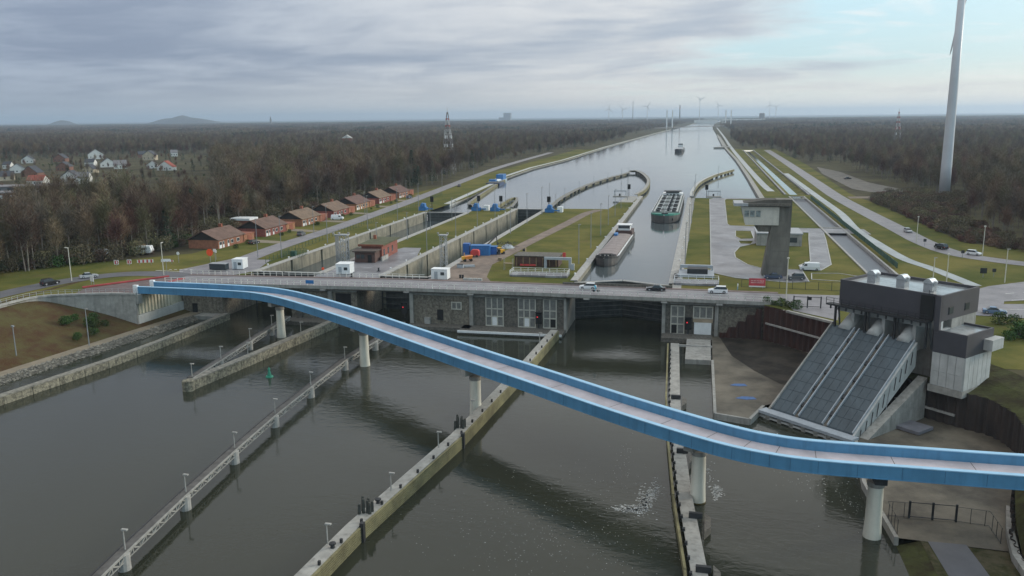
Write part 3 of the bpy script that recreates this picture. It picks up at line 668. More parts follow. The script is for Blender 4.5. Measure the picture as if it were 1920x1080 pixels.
# timber fender wall
m_plank = m_moss
tw = thing('fender_wall', 'long mossy timber fender wall with a concrete walkway left of the right lock approach', 'fender wall', (-38.7, 81, 0), world=True)
TL = [(-41.5, 60), (-39.6, 89.3), (-35.7, 120.5), (-33.4, 155), (-31.9, 189)]
part('walkway', ribbon([(p[0]-.9, p[1]) for p in TL], -.95, .75, 1.75, 2.1), m_conc, tw)
part('core', ribbon([(p[0]-.9, p[1]) for p in TL], -.6, .72, -2, 1.75), m_black, tw)
for a, b in zip(TL[:-1], TL[1:]):
    for k in range(9):
        z = -.45+k*.29
        part('plank', MB().beam((*a, z), (b[0], b[1]-.25, z), .3, .19), m_moss, tw)
for p in TL[1:-1]:
    part('fender_post', MB().bb(p[0]-.05, p[0]+.42, p[1]-.35, p[1]+.3, -1.5, 2.5), m_dark, tw)
import itertools
for y in [64+5.2*k for k in range(24)]:
    i = max(j for j in range(len(TL)-1) if TL[j][1] <= y); t = (y-TL[i][1])/(TL[i+1][1]-TL[i][1]); x = TL[i][0]+(TL[i+1][0]-TL[i][0])*t
    part('hook_post', MB().box((x-.3, y, 2.35), (.28, .3, .5)), m_dark, tw)
bollm = MB().lathe((0, 0, 0), [(.3, 0), (.22, .3), (.42, .42), (.4, .62), (.1, .7)], 10).mesh('bollard_mesh'); bollm.materials.append(m_dark)
def timber_dolphin(loc, label):
    t = thing('fender_pile_cluster', label, 'piles', loc)
    for i, (dx, dy, h) in enumerate(((0, 0, 1.9), (.5, .1, 1.7), (.9, -.1, 1.5), (-.3, .6, 2.0), (.4, .7, 1.75), (.95, .6, 1.4), (-.4, -.4, 1.3))):
        part('pile', MB().tube((dx, dy, -.3), (dx+.05, dy, h), .22, .18, 7), M('dark_timber', (.05, .052, .045), .9, .3, 2), t)
timber_dolphin((-40.6, 92.5, 2.1), 'cluster of dark timber piles on the nearer end of the mossy fender walkway')
timber_dolphin((-37.2, 123.5, 2.1), 'cluster of dark timber piles on the fender walkway below the blue bridge')
for x, y in ((-40.7, 83.5), (-39.8, 95.5)):
    single('mooring_bollard', bollm, None, 'black iron bollard on the concrete walkway of the fender wall', 'bollard', 'bollards on the fender walkway').location = (x, y, 2.1)
# right guide jetty
t = thing('guide_jetty', 'narrow grey jetty with mossy timber fender on the right side of the big lock approach', 'jetty', (-5, 130, 0), world=True)
RL = [(.6, 70), (-.6, 88.9), (-2.6, 108), (-4.2, 128.8), (-5.4, 150), (-6.6, 186)]
RC = [(p[0]+1.5, p[1]) for p in RL]
part('walkway', ribbon(RC, -.9, .95, .75, 1.1), m_conc, t)
part('core', ribbon(RC, -.5, .5, -2, .75), m_stoned, t)
for a, b in zip(RL[:-1], RL[1:]):
    for k in range(5): part('plank', MB().beam((*a, -.3+k*.3), (b[0], b[1]-.2, -.3+k*.3), .32, .25), m_moss, t)
for y in [74+3.4*k for k in range(32)]:
    i = max(j for j in range(len(RL)-1) if RL[j][1] <= y); q = (y-RL[i][1])/(RL[i+1][1]-RL[i][1]); x = RL[i][0]+(RL[i+1][0]-RL[i][0])*q
    part('tyre_post', MB().box((x+.55, y, 1.25), (.35, .45, .4)), m_dark, t)
for y, x in ((147, -3.4), (122, -1.6), (101, .6), (88, 1.6)):
    part('dolphin', MB().prism([(x+.9, y-3), (x+1.7, y-1.2), (x+1.7, y+1), (x+.9, y+2.4)], -2, 1.0), m_stoned, t)
    part('steel_frame', MB().box((x-.2, y+.4, 1.5), (1.7, .5, .7)), m_dark, t)
part('white_box', MB().box((1.9, 84.6, 1.4), (1.6, 2.4, .5)), m_white, t)
# jetty of round piles with a trussed footway
def pilewalk(name, label, piles, zd, r, lampy=True, truss=True, ptop=None, rr=.8, matp=None, wd=1.0):
    t = thing(name, label, 'jetty', (*piles[0], 0), world=True)
    part('deck', ribbon(piles, -wd/2, wd/2, zd, zd+.25), m_jdeck, t)
    part('fender_beam', ribbon(piles, -wd/2-.22, -wd/2-.02, zd-.25, zd+.3), m_dark, t)
    for p in piles[:-1]:
        part('pile', MB().tube((p[0]+.25, p[1], -2), (p[0]+.25, p[1], zd), r, r, 12), matp or m_coping, t, smooth=False)
    for a, b in zip(piles[:-1], piles[1:]):
        if not truss: break
        mb = MB(); a, b = Vector((*a, 0)), Vector((*b, 0)); n = max(3, int((b-a).length/1.5)); d = (b-a).normalized(); nn = Vector((d.y, -d.x, 0))*(wd/2+.05)
        for k in range(n):
            p = a+(b-a)*(k/n)+nn; q = a+(b-a)*((k+1)/n)+nn; up_ = Vector((0, 0, zd+.05)); dn = Vector((0, 0, zd-.75))
            if k % 2: mb.beam(p+up_, q+dn, .17)
            else: mb.beam(p+dn, q+up_, .17)
            mb.beam(p+up_, p+dn, .12)
        mb.beam(a+nn+Vector((0, 0, zd-.75)), b+nn+Vector((0, 0, zd-.75)), .12); mb.beam(a+nn+Vector((0, 0, zd+.1)), b+nn+Vector((0, 0, zd+.1)), .24)
        part('truss', mb, m_truss, t, kind='stuff')
    return t
PL = [(-62.2, 64), (-64.3, 77.5), (-66.4, 92.7), (-68.2, 108), (-69.7, 123.4), (-70.6, 138.8), (-71.5, 156.5), (-71, 172), (-70.6, 190)]
pilewalk('pile_jetty', 'grey trussed footway on round piles running through the middle of the basin', PL, 1.95, .75)
PL2 = [(-95.8, 139.5), (-97.2, 152), (-99, 167), (-100.6, 180), (-101.6, 191)]
pilewalk('pile_jetty', 'short trussed footway on round piles forming the left side of the triangular dolphin', PL2, 1.9, .6)
# basin lamps: slim posts with a small T head
def lamp(loc, h, label, group, mat=None, head='T', rz=0.0):
    global LP
    key = (h, head, (mat or m_lamp).name)
    if key in LP: return dup(LP[key], loc, rz, label, group)
    t = thing('lamp_post', label, 'lamp post', loc, rz, group)
    part('post', MB().tube((0, 0, 0), (0, 0, h), .10 if h < 6 else .13, .07 if h < 6 else .08, 6), mat or m_lamp, t)
    if head == 'T':
        part('lamp_head', MB().box((.2, 0, h), (.75, .3, .16)), m_coping, t)
        part('bracket', MB().box((0, 0, h-.12), (.2, .2, .2)), mat or m_lamp, t)
    elif head == 'long':
        part('lamp_head', MB().box((.7, 0, h), (1.5, .32, .16)), mat or m_lamp, t)
    else:
        part('lamp_head', MB().box((0, 0, h+.05), (.5, .4, .35)), mat or m_lamp, t)
    LP[key] = t; return t
LP = {}
for x, y in PL[:-1]: lamp((x+.1, y+.6, 2.2), 2.5, 'small lamp on the pile jetty through the middle of the basin', 'lamps on the middle pile jetty', m_coping)
for x, y in PL2[:-1]: lamp((x, y+.6, 2.15), 2.6, 'small lamp on the triangular dolphin', 'lamps on the triangular dolphin', m_coping)
lamp((-90.7, 176, 2.0), 2.6, 'small lamp on the mossy guide wall', 'lamps on the mossy guide wall', m_coping)
lamp((-93.5, 157, 2.0), 2.6, 'small lamp on the mossy guide wall', 'lamps on the mossy guide wall', m_coping)
for x, y in ((-41.4, 84.3), (-39.2, 99.4), (-37.5, 115), (-36.3, 130), (-33.6, 176)):
    lamp((x-.3, y, 2.1), 2.5, 'small lamp on the walkway of the mossy fender wall', 'lamps on the fender walkway', m_coping)
# buoy
t = thing('buoy', 'small green buoy floating left of the blue bridge pier', 'buoy', (-84.3, 149, 0))
m_bg = M('buoy_green', (.01, .22, .14), .5)
part('float', MB().lathe((0, 0, -.3), [(.7, 0), (.8, .3), (.7, .55), (.2, .6)], 12), m_bg, t); part('tower', MB().lathe((0, 0, .3), [(.45, 0), (.14, 1.3)], 8), m_bg, t); part('topmark', MB().lathe((0, 0, 1.6), [(.3, 0), (.02, .5)], 8), m_bg, t)
# foam
rnd = random.Random(5)
mb = MB()
def flake(x, y, r):
    n = rnd.choice((4, 5, 6)); a0 = rnd.random()*6
    mb.quad(*[(x+r*rnd.uniform(.5, 1.1)*math.cos(a0+2*math.pi*k/n), y+r*rnd.uniform(.5, 1.1)*math.sin(a0+2*math.pi*k/n), .012) for k in range(n)])
for cx, cy, sx, sy, n, r in ((-6.3, 107, .6, 1.9, 330, .2), (-8.0, 104.5, 1.1, .5, 240, .18), (-5.2, 111, .4, 1.5, 120, .14), (-10, 118, 1.2, 6, 110, .07), (-14, 108, 4, 5, 130, .06), (-20, 100, 6, 6, 260, .06), (-17, 92, 5, 7, 300, .06), (-9, 95, 4, 4, 150, .06),
                             (3.2, 112, .4, 1.2, 160, .17), (8, 133, 1.3, 2.2, 330, .18), (13, 131, 3.2, 2.0, 330, .14), (17, 118, 3, 5, 130, .08), (21, 112, 1.2, 3, 120, .06), (-30, 100, 5, 8, 120, .05), (2, 118, .4, 2, 50, .1)):
    for k in range(int(n*.7)): flake(rnd.gauss(cx, sx), rnd.gauss(cy, sy), rnd.uniform(.4, 1.3)*r)
single('foam', mb, M('foam_white', (.42, .43, .42), .8), 'white foam flecks drifting on the basin water', 'foam', kind='stuff')
# ------------------------------------------------------------------ screw pump station
th = -.7254
ps = thing('pump_station', 'dark screw pump station on white columns with three sloping grey covers', 'building', (18.39, 139.35, 0), th)
m_dkcl = M('anthracite_cladding', (.055, .053, .062), .55, .12, .3)
m_cov = M('ramp_cover', (.058, .078, .092), .65, .2, .35, .15, 6, stretch=(1.0, .15, .3))
m_roofw = M('wet_roof', (.24, .26, .27), .18, .35, .35)
LR, Z0, ZT = 16.2, 1.5, 13.9; W_ = 15.25
def sl(y): return Z0+(ZT-Z0)*y/LR
sw = 4.35; gap = (W_-3*sw)/2
for i in range(3):
    x0 = -W_/2+i*(sw+gap); nn_ = 9
    c = part('screw_cover', MB().loft([[(x0, 0, Z0-.35), (x0+sw, 0, Z0-.35), (x0+sw, 0, Z0), (x0, 0, Z0)], [(x0, LR, ZT-.35), (x0+sw, LR, ZT-.35), (x0+sw, LR, ZT), (x0, LR, ZT)]]), m_cov, ps)
    for k in range(nn_):
        t0 = k/nn_; y0 = LR*t0+.06; y1 = LR*(t0+1/nn_)-.06
        for j in range(3):
            xa = x0+.05+j*(sw-.1)/3+.03; xb = x0+.05+(j+1)*(sw-.1)/3-.03
            part('cover_panel', MB().loft([[(xa, y0, sl(y0)+.004), (xb, y0, sl(y0)+.004), (xb, y0, sl(y0)+.07), (xa, y0, sl(y0)+.07)], [(xa, y1, sl(y1)+.004), (xb, y1, sl(y1)+.004), (xb, y1, sl(y1)+.07), (xa, y1, sl(y1)+.07)]]), m_cov, c)
    part('side_rail', MB().beam((x0-.08, 0, Z0+.15), (x0-.08, LR, ZT+.15), .16, .5), m_coping if i == 0 else m_grey, c)
    part('side_rail', MB().beam((x0+sw+.08, 0, Z0+.15), (x0+sw+.08, LR, ZT+.15), .16, .5), m_grey, c)
    if i < 2:
        part('gutter', MB().beam((x0+sw+gap/2, 0, Z0-.35), (x0+sw+gap/2, LR, ZT-.35), gap-.34, .3), m_stoned, ps)
        for k in range(5): y = 2+k*3; part('grille', MB().box((x0+sw+gap/2, y, sl(y)), (gap-.4, .8, .3), rx=.65), m_dark, ps)
    # screw drive drum between the cover and the building
    xm = x0+sw*.6; part('screw_drum', MB().tube((xm, LR-.4, ZT-.5), (xm, LR+3.6, ZT+1.9), 1.15, 1.15, 18), m_concl, ps, smooth=True)
part('side_wall', MB().loft([[(W_/2+.18, -.3, -1), (W_/2+.55, -.3, -1), (W_/2+.55, -.3, Z0-.1), (W_/2+.18, -.3, Z0-.1)], [(W_/2+.18, LR, ZT-4.2), (W_/2+.55, LR, ZT-4.2), (W_/2+.55, LR, ZT-.1), (W_/2+.18, LR, ZT-.1)]]), m_concl, ps)
part('side_wall', MB().loft([[(-W_/2-.55, -.3, -1), (-W_/2-.18, -.3, -1), (-W_/2-.18, -.3, Z0-.1), (-W_/2-.55, -.3, Z0-.1)], [(-W_/2-.55, LR, 4), (-W_/2-.18, LR, 4), (-W_/2-.18, LR, ZT-.1), (-W_/2-.55, LR, ZT-.1)]]), m_conc, ps)
for k in range(10):
    y = 1.0+k*1.5; part('side_strut', MB().beam((W_/2+.62, y+.4, sl(y)-.15), (W_/2+.72, y-.1 if k != 5 else y-.6, sl(y)-2.3 if k != 5 else sl(y)-4.2), .09), m_dark if k != 5 else m_galv, ps)
part('ramp_base', MB().loft([[(W_/2+.6, 0, -1), (W_/2+2.2, 0, -1), (W_/2+2.2, 0, .6), (W_/2+.6, 0, .6)], [(W_/2+.6, LR+1, -1), (W_/2+2.2, LR+1, -1), (W_/2+2.2, LR+1, 8), (W_/2+.6, LR+1, 8)]]), m_conc, ps)
part('toe_beam', MB().box((0, -1.0, Z0-.4), (W_+2.4, 2.0, .5)), m_grey, ps)
for k in range(7): part('toe_pier', MB().box((-W_/2+.6+k*(W_-1.2)/6, -1.4, 0), (.8, .9, 2.0)), m_conc, ps)
part('toe_shelf', MB().box((0, -1.6, .35), (W_+2.2, .5, .3)), m_concl, ps)
# superstructure
bx0, bx1, by0, by1 = -6.96, 11.37, LR+.5, LR+12.5
b = part('upper_block', MB().bb(bx0, bx1, by0, by1, 17.85, 21.6), m_dkcl, ps)
mb = MB()
mb.bb(bx0, bx1, by0, by0+.35, 21.6, 22.15); mb.bb(bx0, bx1, by1-.35, by1, 21.6, 22.15); mb.bb(bx0, bx0+.35, by0+.35, by1-.35, 21.6, 22.15); mb.bb(bx1-.35, bx1, by0+.35, by1-.35, 21.6, 22.15)
part('parapet', mb, m_dkcl, b)
part('roof', MB().bb(bx0+.35, bx1-.35, by0+.35, by1-.35, 21.602, 21.7), m_roofw, b)
for x in (-3.2, 2.2, 7.0):
    v = part('roof_vent', MB().bb(x-.75, x+.75, by0+3.4, by0+4.9, 21.7, 23.1), m_galv, ps)
    part('vent_cowl', MB().extr([(-.8, 0), (.8, 0), (.8, .25), (.25, .75), (-.25, .75), (-.8, .25)], 'y', by0+3.3, by0+5.0, (x, 0, 23.1)), M('bright_aluminium', (.62, .63, .64), .3, .1, 1, metal=.7), v)
    part('vent_pipe', MB().tube((x+.75, by0+4.1, 22.8), (x+1.0, by0+4.1, 23.5), .32, .32, 8), MATS['bright_aluminium'], v)
# walkway in front of the block and black support frames
wk = part('walkway', MB().bb(bx0-1.6, bx1-1.4, by0-1.5, by0-.003, 17.5, 17.8), m_dark, ps)
rl = railing([(bx0-1.6, by0-1.45), (bx1-1.4, by0-1.45)], 17.8, 1.1, 1.5, .04); part('railing', rl, m_dark, wk, kind='stuff')
for k in range(12): x = bx0-.8+k*1.5; part('bracket', MB().box((x, by0-1.2, 17.2), (.2, .25, .6)), m_dark, wk)
for x in (-7.0, -1.2, 4.2, 9.6):
    f = part('support_frame', MB().beam((x, by0-.8, 13.2), (x, by0-.8, 17.5), .32), m_dark, ps)
    part('frame_leg', MB().beam((x+.9, by0-.5, 13.2), (x+.55, by0-.8, 17.5), .28), m_dark, f)
part('lintel', MB().bb(bx0, bx1, by0+.3, by0+.9, 16.4, 17.85), m_concl, ps)
part('back_wall', MB().bb(bx0, bx1, by0+3.6, by1-.4, 6, 17.84), m_conc, ps)
for x in (-4.3, 1.5, 7.0, 11.0): part('column', MB().bb(x-.3, x+.3, by0+.3, by0+3.6, 12, 16.39), m_concl, ps)
for i, x in enumerate((13.6, )):
    pass
# annex on the right: dark band above pale concrete
ax1 = 16.1; ay0 = LR-.06
an = part('annex', MB().bb(bx1-.6, ax1, ay0, ay0+8.6, 12.9, 16.2), m_dkcl, ps)
mb = MB(); mb.bb(bx1+.01, ax1, ay0, ay0+.3, 16.2, 16.6); mb.bb(ax1-.3, ax1, ay0+.3, ay0+8.6, 16.2, 16.6); mb.bb(bx1+.01, ax1-.3, ay0+8.3, ay0+8.6, 16.2, 16.6); part('parapet', mb, m_dkcl, an)
part('roof', MB().bb(bx1+.01, ax1-.3, ay0+.3, ay0+8.3, 16.203, 16.28), m_roofw, an)
part('block_base', MB().bb(bx1-.9, bx1, ay0+.2, by0+.3, 13, 22.1), m_dkcl, ps)
wb = part('white_base', MB().bb(bx1-.6, ax1-.02, ay0+.05, ay0+8.5, 7.4, 12.9), m_concl, ps)
for k in range(4): part('base_panel', MB().bb(bx1-.5+k*1.3, bx1+.7+k*1.3, ay0-.03, ay0+.045, 9.9, 12.85), m_concl, wb); part('base_panel', MB().bb(bx1-.5+k*1.3, bx1+.7+k*1.3, ay0-.03, ay0+.045, 7.5, 9.8), m_concl, wb)
for k in range(6): part('base_panel', MB().bb(ax1-.018, ax1+.06, ay0+.1+k*1.4, ay0+1.4+k*1.4, 7.5, 12.85), m_concl, wb)
part('drip_skirt', MB().bb(bx1-.8, ax1+.1, ay0-.2, ay0+8.4, 6.3, 7.4), m_conc, ps)
part('balcony', MB().bb(ax1, ax1+1.4, ay0+5.5, ay0+9.2, 13.4, 15.2), m_concl, ps)
for y in (by0+3.0, by0+8.2):
    wn = part('window', MB().bb(bx1, bx1+.06, y-.75, y+.75, 18.7, 20.0), m_dark, ps)
    part('pane', MB().bb(bx1+.06, bx1+.1, y-.6, y+.6, 18.85, 19.85), m_glass, wn)
# roof ladder
mb = MB(); mb.beam((9.2, by0-.15, 17.8), (9.2, by0-.15, 22.8), .08); mb.beam((9.8, by0-.15, 17.8), (9.8, by0-.15, 22.8), .08)
for k in range(14): mb.beam((9.2, by0-.15, 18+k*.35), (9.8, by0-.15, 18+k*.35), .06)
part('ladder', mb, m_dark, ps, kind='stuff')
part('cable_tray', MB().bb(8.0, 10.2, by0-.32, by0-.22, 17.8, 21.9), m_black, ps)
# things on the pit floor
single('steel_plate', MB().box((33.4, 140.6, 1.35), (6.5, 4.2, .5), rz=-.75), M('plate_grey', (.15, .15, .17), .5), 'dark flat steel hatch lying on the pit floor under the pump station', 'hatch')
for x, y, s in ((7.6, 158, 1), (8.6, 150.5, 1.15)):
    single('tarpaulin', sheet([(-1.6*s, -.5), (.2, -.8*s), (1.7*s, -.3), (1.2*s, .9), (-.6, .7*s)], (), 1.02).mesh('tarpaulin'), M('blue_tarp', (.04, .12, .30), .5, .2, 2), 'blue tarpaulin lying on the concrete quay, ' + ('the one farther from the water edge' if s == 1 else 'the one nearer the water edge'), 'tarpaulin').location = (x, y, 0.03)
t = thing('quay_fence', 'dark steel double gate and fence across the lower right quay', 'fence', (26.5, 107, 1), world=True)
for x in (26.6, 29.3, 32.0): part('gate_post', MB().bb(x-.12, x+.12, 106.9, 107.1, 1, 3.3), m_dark, t)
for x0, x1 in ((26.6, 29.3), (29.3, 32.0)):
    mb = MB(); mb.beam((x0, 107, 3.1), (x1, 107, 3.1), .08); mb.beam((x0, 107, 1.2), (x1, 107, 1.2), .08)
    part('gate_leaf', mb, m_dark, t, kind='stuff')
part('mesh_fence', railing([(24.2, 102), (24, 107), (26.6, 107)], 1, 2.0, 1.4, .03, (1, .05)), m_dark, t, kind='stuff')
part('mesh_fence', railing([(32, 107), (35.6, 106.5), (35.6, 102)], 1, 2.0, 1.6, .03, (1, .05)), m_dark, t, kind='stuff')
for k, (x, y, dx) in enumerate(((37.4, 104, 1.2), (36.9, 101.5, 1.4), (36.6, 99, 1.1), (36.9, 95.4, 1.8))):
    single('concrete_block', MB().box((0, 0, .4), (dx, 1.7, .8), rz=.15*k), m_concl if k < 3 else m_galv, ('pale concrete block beside the lower right quay, ' + ['farthest of the row', 'second of the row', 'third of the row'][k]) if k < 3 else 'grey metal box below the concrete blocks at the lower right', 'block', org=(x, y, 1.6))
# ------------------------------------------------------------------ brick bungalows along the lane
m_brick = M('orange_brick', (.27, .105, .066), .85, .2, 1.2, .2, 8, randv=.16)
m_brickd = M('red_brick', (.25, .085, .05), .85, .2, 1.2)
m_tile = M('brown_roof_tiles', (.135, .082, .062), .85, .25, .5, .5, 6, randv=.2)
m_gable = M('black_timber_gable', (.028, .024, .022), .8)
def gable(x0, x1, y0, y1, ze, zr_, along='y', ov=.6, th_=.25):
    """two roof slopes as one solid; ridge along y or x"""
    mb = MB()
    if along == 'y':
        xm = (x0+x1)/2; pr_ = [(x0-ov, ze-.25), (xm, zr_), (x1+ov, ze-.25), (x1+ov, ze-.25+th_), (xm, zr_+th_), (x0-ov, ze-.25+th_)]
        mb.extr(pr_, 'y', y0-ov, y1+ov)
    else:
        ym = (y0+y1)/2; pr_ = [(y0-ov, ze-.25), (ym, zr_), (y1+ov, ze-.25), (y1+ov, ze-.25+th_), (ym, zr_+th_), (y0-ov, ze-.25+th_)]
        mb.extr(pr_, 'x', x0-ov, x1+ov)
    return mb
def bungalow(loc, label, rz=0.0):
    t = thing('brick_bungalow', label, 'house', loc, rz, 'brick bungalows along the lane')
    part('wall', MB().bb(-11, 0, 0, 16, 0, 2.9), m_brick, t)
    mb = MB(); mb.add([(-11, 0.02, 2.9), (0, .02, 2.9), (-5.5, .02, 5.55)], [(0, 1, 2)]); mb.add([(-11, 15.98, 2.9), (0, 15.98, 2.9), (-5.5, 15.98, 5.55)], [(2, 1, 0)])
    part('gable_boarding', MB().extr([(-10.9, 2.91), (-.1, 2.91), (-5.5, 5.5)], 'y', -.06, .1), m_gable, t)
    r = part('roof', gable(-11, 0, 0, 16, 3.0, 5.75), m_tile, t)
    part('chimney', MB().bb(-6.3, -5.2, 11, 12, 5.2, 7.0), m_brickd, r)
    part('garage', MB().bb(-9, .2, 16, 23, 0, 2.5), m_brick, t)
    part('garage_roof', MB().bb(-9.2, .4, 16.02, 23.2, 2.5, 2.75), m_brickd, t)
    for k, (y, w_, z0, z1, mt) in enumerate(((1.4, 1.5, .1, 2.3, m_white), (3.2, .9, .1, 2.3, m_glass), (6.2, 1.0, .1, 2.3, m_white), (8.6, 1.6, .9, 2.2, m_glass), (12.4, 1.8, .9, 2.2, m_glass))):
        f = part('window' if z0 > .5 or mt is m_glass else 'door', MB().bb(.0, .08, y-w_/2, y+w_/2, z0, z1), m_white, t)
        part('pane', MB().bb(.08, .12, y-w_/2+.12, y+w_/2-.12, z0+.12 if z0 > .5 else z0+1.1, z1-.12), m_glass, f)
    part('garage_door', MB().bb(.2, .28, 18.4, 21.2, 0, 2.2), m_brickd, t)
    return t
bn = ['brick bungalow nearest the road bridge with a black gable', 'second brick bungalow from the road bridge along the lane', 'third brick bungalow along the lane, beside the white parked van', 'middle brick bungalow of the row of seven',
      'third brick bungalow from the far end of the row', 'second brick bungalow from the far end of the row', 'farthest brick bungalow of the row, half hidden by trees']
b0 = bungalow((-156.5, 249.5, 8.95), bn[0])
for k in range(1, 7):
    dup(b0, (-156.2-.35*k if k > 3 else -155.6, 249.5+29.6*k, 8.95), 0, bn[k])
# driveway aprons
mb = MB()
for k in range(7): struct('driveway', MB().quad((-155.6, 266+29.6*k, 9.0), (-142.5-1.2*k, 264+29.6*k, 9.0), (-142.5-1.2*k, 269+29.6*k, 9.0), (-155.6, 272+29.6*k, 9.0)), m_path)
# white house behind the row, glimpsed between the trees
t = thing('rear_house', 'white-roofed shed peeping out behind the second bungalow', 'shed', (-176, 300, 8.9)); part('wall', MB().bb(-4, 4, -3, 3, 0, 3.6), m_brickd, t); part('roof', MB().bb(-4.3, 4.3, -3.3, 3.3, 3.6, 4.4), m_white, t)
# ------------------------------------------------------------------ cars
def carm(rgb): return M('car_paint_%02d%02d%02d' % tuple(int(c*99) for c in rgb), rgb, .25, .03, 1)
m_tyre = M('tyre', (.02, .02, .02), .8); m_cglass = M('car_glass', (.02, .025, .03), .08, .05, 1); m_rim = M('rim', (.4, .4, .42), .4, metal=.5)
m_head = M('headlight', (.7, .7, .68), .2); m_tail = M('tail_light', (.45, .02, .02), .3)
CARS = {}
def car(loc, rz, rgb, label, kind='hatch', group='cars', nm='car', cat='car'):
    key = (rgb, kind)
    if key in CARS: return dup(CARS[key], loc, rz, label, group)
    L_, H_, W2 = {'hatch': (4.1, 1.5, .87), 'saloon': (4.6, 1.45, .89), 'suv': (4.5, 1.72, .92), 'van': (5.2, 2.1, .98)}[kind]
    t = thing(nm, label, cat, loc, rz, group); pm = carm(rgb)
    h = L_/2; bt = H_*.58
    pf = [(-h, .35), (-h+.1, .22), (h-.15, .22), (h, .4), (h-.02, bt*.78), (h-.75 if kind != 'van' else h-.5, bt*.97), (.9 if kind != 'van' else h-.9, bt+.02), (-h+.12, bt+.04), (-h-.02, bt*.8)]
    rings = []
    for yy, s in ((-W2, .93), (-W2*.96, 1.0), (W2*.96, 1.0), (W2, .93)):
        rings.append([(x*(.985 if abs(yy) == W2 else 1), yy, .22+(z-.22)*s if z > .3 else z) for x, z in pf])
    b = part('body', MB().loft(rings), pm, t)
    if kind == 'van': g = [(-h+.08, bt), (h-.75, bt), (h-1.35, H_-.06), (-h+.14, H_-.06)]
    elif kind == 'saloon': g = [(-h+.7, bt), (.95, bt), (.25, H_-.06), (-h+1.4, H_-.06)]
    else: g = [(-h+.1, bt), (1.0, bt), (.3, H_-.06), (-h+.45, H_-.06)]
    ring = lambda yy, k: [(x, yy*(1 if z < H_-.2 else k), z) for x, z in g]
    c = part('cabin', MB().loft([ring(-W2*.93, .84), ring(W2*.93, .84)]), m_cglass if kind != 'van' else pm, t)
    x0, x1 = g[3][0], g[2][0]
    part('roof', MB().loft([[(x0-.05, -W2*.76, H_-.06), (x1+.08, -W2*.76, H_-.06), (x1+.02, -W2*.70, H_), (x0, -W2*.70, H_)], [(x0-.05, W2*.76, H_-.06), (x1+.08, W2*.76, H_-.06), (x1+.02, W2*.70, H_), (x0, W2*.70, H_)]]), pm, t)
    if kind == 'van':
        part('windscreen', MB().loft([[(h-.80, -W2*.85, bt+.06), (h-.74, -W2*.85, bt+.06), (h-1.30, -W2*.78, H_-.15), (h-1.36, -W2*.78, H_-.15)], [(h-.80, W2*.85, bt+.06), (h-.74, W2*.85, bt+.06), (h-1.30, W2*.78, H_-.15), (h-1.36, W2*.78, H_-.15)]]), m_cglass, c)
        for s in (-1, 1): part('side_window', MB().extr([(h-1.9, bt+.05), (h-1.0, bt+.05), (h-1.35, H_-.3), (h-1.9, H_-.3)], 'y', s*W2*.9, s*W2*.94), m_cglass, c)
    for sx in (-1, 1):
        for sy in (-1, 1):
            wx = sx*(h-.82); r = .33 if kind != 'suv' else .37
            wl_ = part('wheel', MB().tube((wx, sy*(W2-.2), r), (wx, sy*(W2+.01), r), r, r, 12), m_tyre, t)
            part('rim', MB().tube((wx, sy*(W2+.01), r), (wx, sy*(W2+.03), r), r*.62, r*.62, 8), m_rim, wl_)
    for s in (-1, 1):
        part('headlight', MB().box((h-.1, s*(W2-.25), bt*.72), (.2, .38, .16)), m_head, t)
        part('tail_light', MB().box((-h+.04, s*(W2-.18), bt*.78), (.14, .26, .22)), m_tail, t)
    CARS[key] = t; return t
PI = math.pi
WH, BK_, SV, GR, DB = (.72, .73, .74), (.018, .018, .02), (.42, .43, .45), (.10, .105, .11), (.05, .07, .12)
car((-26.7, 200.9, zr(-26.7)), PI, WH, 'white hatchback driving on the road bridge left of the black saloon', 'hatch', 'cars on the road bridge')
car((-10.4, 202.0, zr(-10)), PI, BK_, 'black car driving on the road bridge between two white cars', 'saloon', 'cars on the road bridge')
car((4.1, 202.0, zr(4)), PI, WH, 'white car at the right end of the road bridge', 'suv', 'cars on the road bridge')
car((-166.8, 186, 9.05), R_(70), BK_, 'black car rounding the bend of the left road', 'suv', 'cars on the left road')
car((-163.5, 196.5, 9.05), R_(48), SV, 'silver estate car rounding the bend of the left road', 'saloon', 'cars on the left road')
car((-143.8, 284, 9.05), R_(95), GR, 'dark grey car driving on the lane past the bungalows', 'suv', 'cars on the lane')
car((-150.5, 262, 9.05), R_(80), BK_, 'black car parked in front of the second bungalow', 'hatch', 'cars on the lane')
car((-151, 332, 9.05), R_(10), WH, 'white van parked on the drive beside the third bungalow', 'van', 'vans', 'van', 'van')
car((-153, 428, 9.05), R_(80), DB, 'dark car parked near the far bungalows', 'hatch', 'cars on the lane')
car((-147.5, 505, 9.05), R_(97), GR, 'dark car driving up the lane beyond the bungalows', 'saloon', 'cars on the lane')
car((29.0, 239.8, 9.05), R_(178), WH, 'white van parked right of the control tower', 'van', 'vans', 'van', 'van')
car((18.4, 225.6, 9.05), R_(182), DB, 'dark green car parked at the foot of the control tower', 'saloon', 'cars parked by the control tower')
car((24.0, 225.2, 9.05), R_(184), GR, 'grey car parked right of the dark one by the control tower', 'suv', 'cars parked by the control tower')
car((71.8, 324, 9.05), R_(-82), SV, 'silver car farthest up the right road', 'hatch', 'cars on the right road')
car((73.2, 285, 9.05), R_(115), BK_, 'black off-road car on the right road bend', 'suv', 'cars on the right road')
car((79.5, 274, 9.05), R_(-35), WH, 'white car on the right road bend behind the black one', 'hatch', 'cars on the right road')
car((61, 192.6, 9.06), R_(-12), (.12, .18, .28), 'pale blue car on the junction right of the pump station', 'saloon', 'cars on the right road')
car((91, 586, 9.05), R_(20), BK_, 'dark car parked on the gravel yard beside the right road', 'saloon', 'cars on the right road')
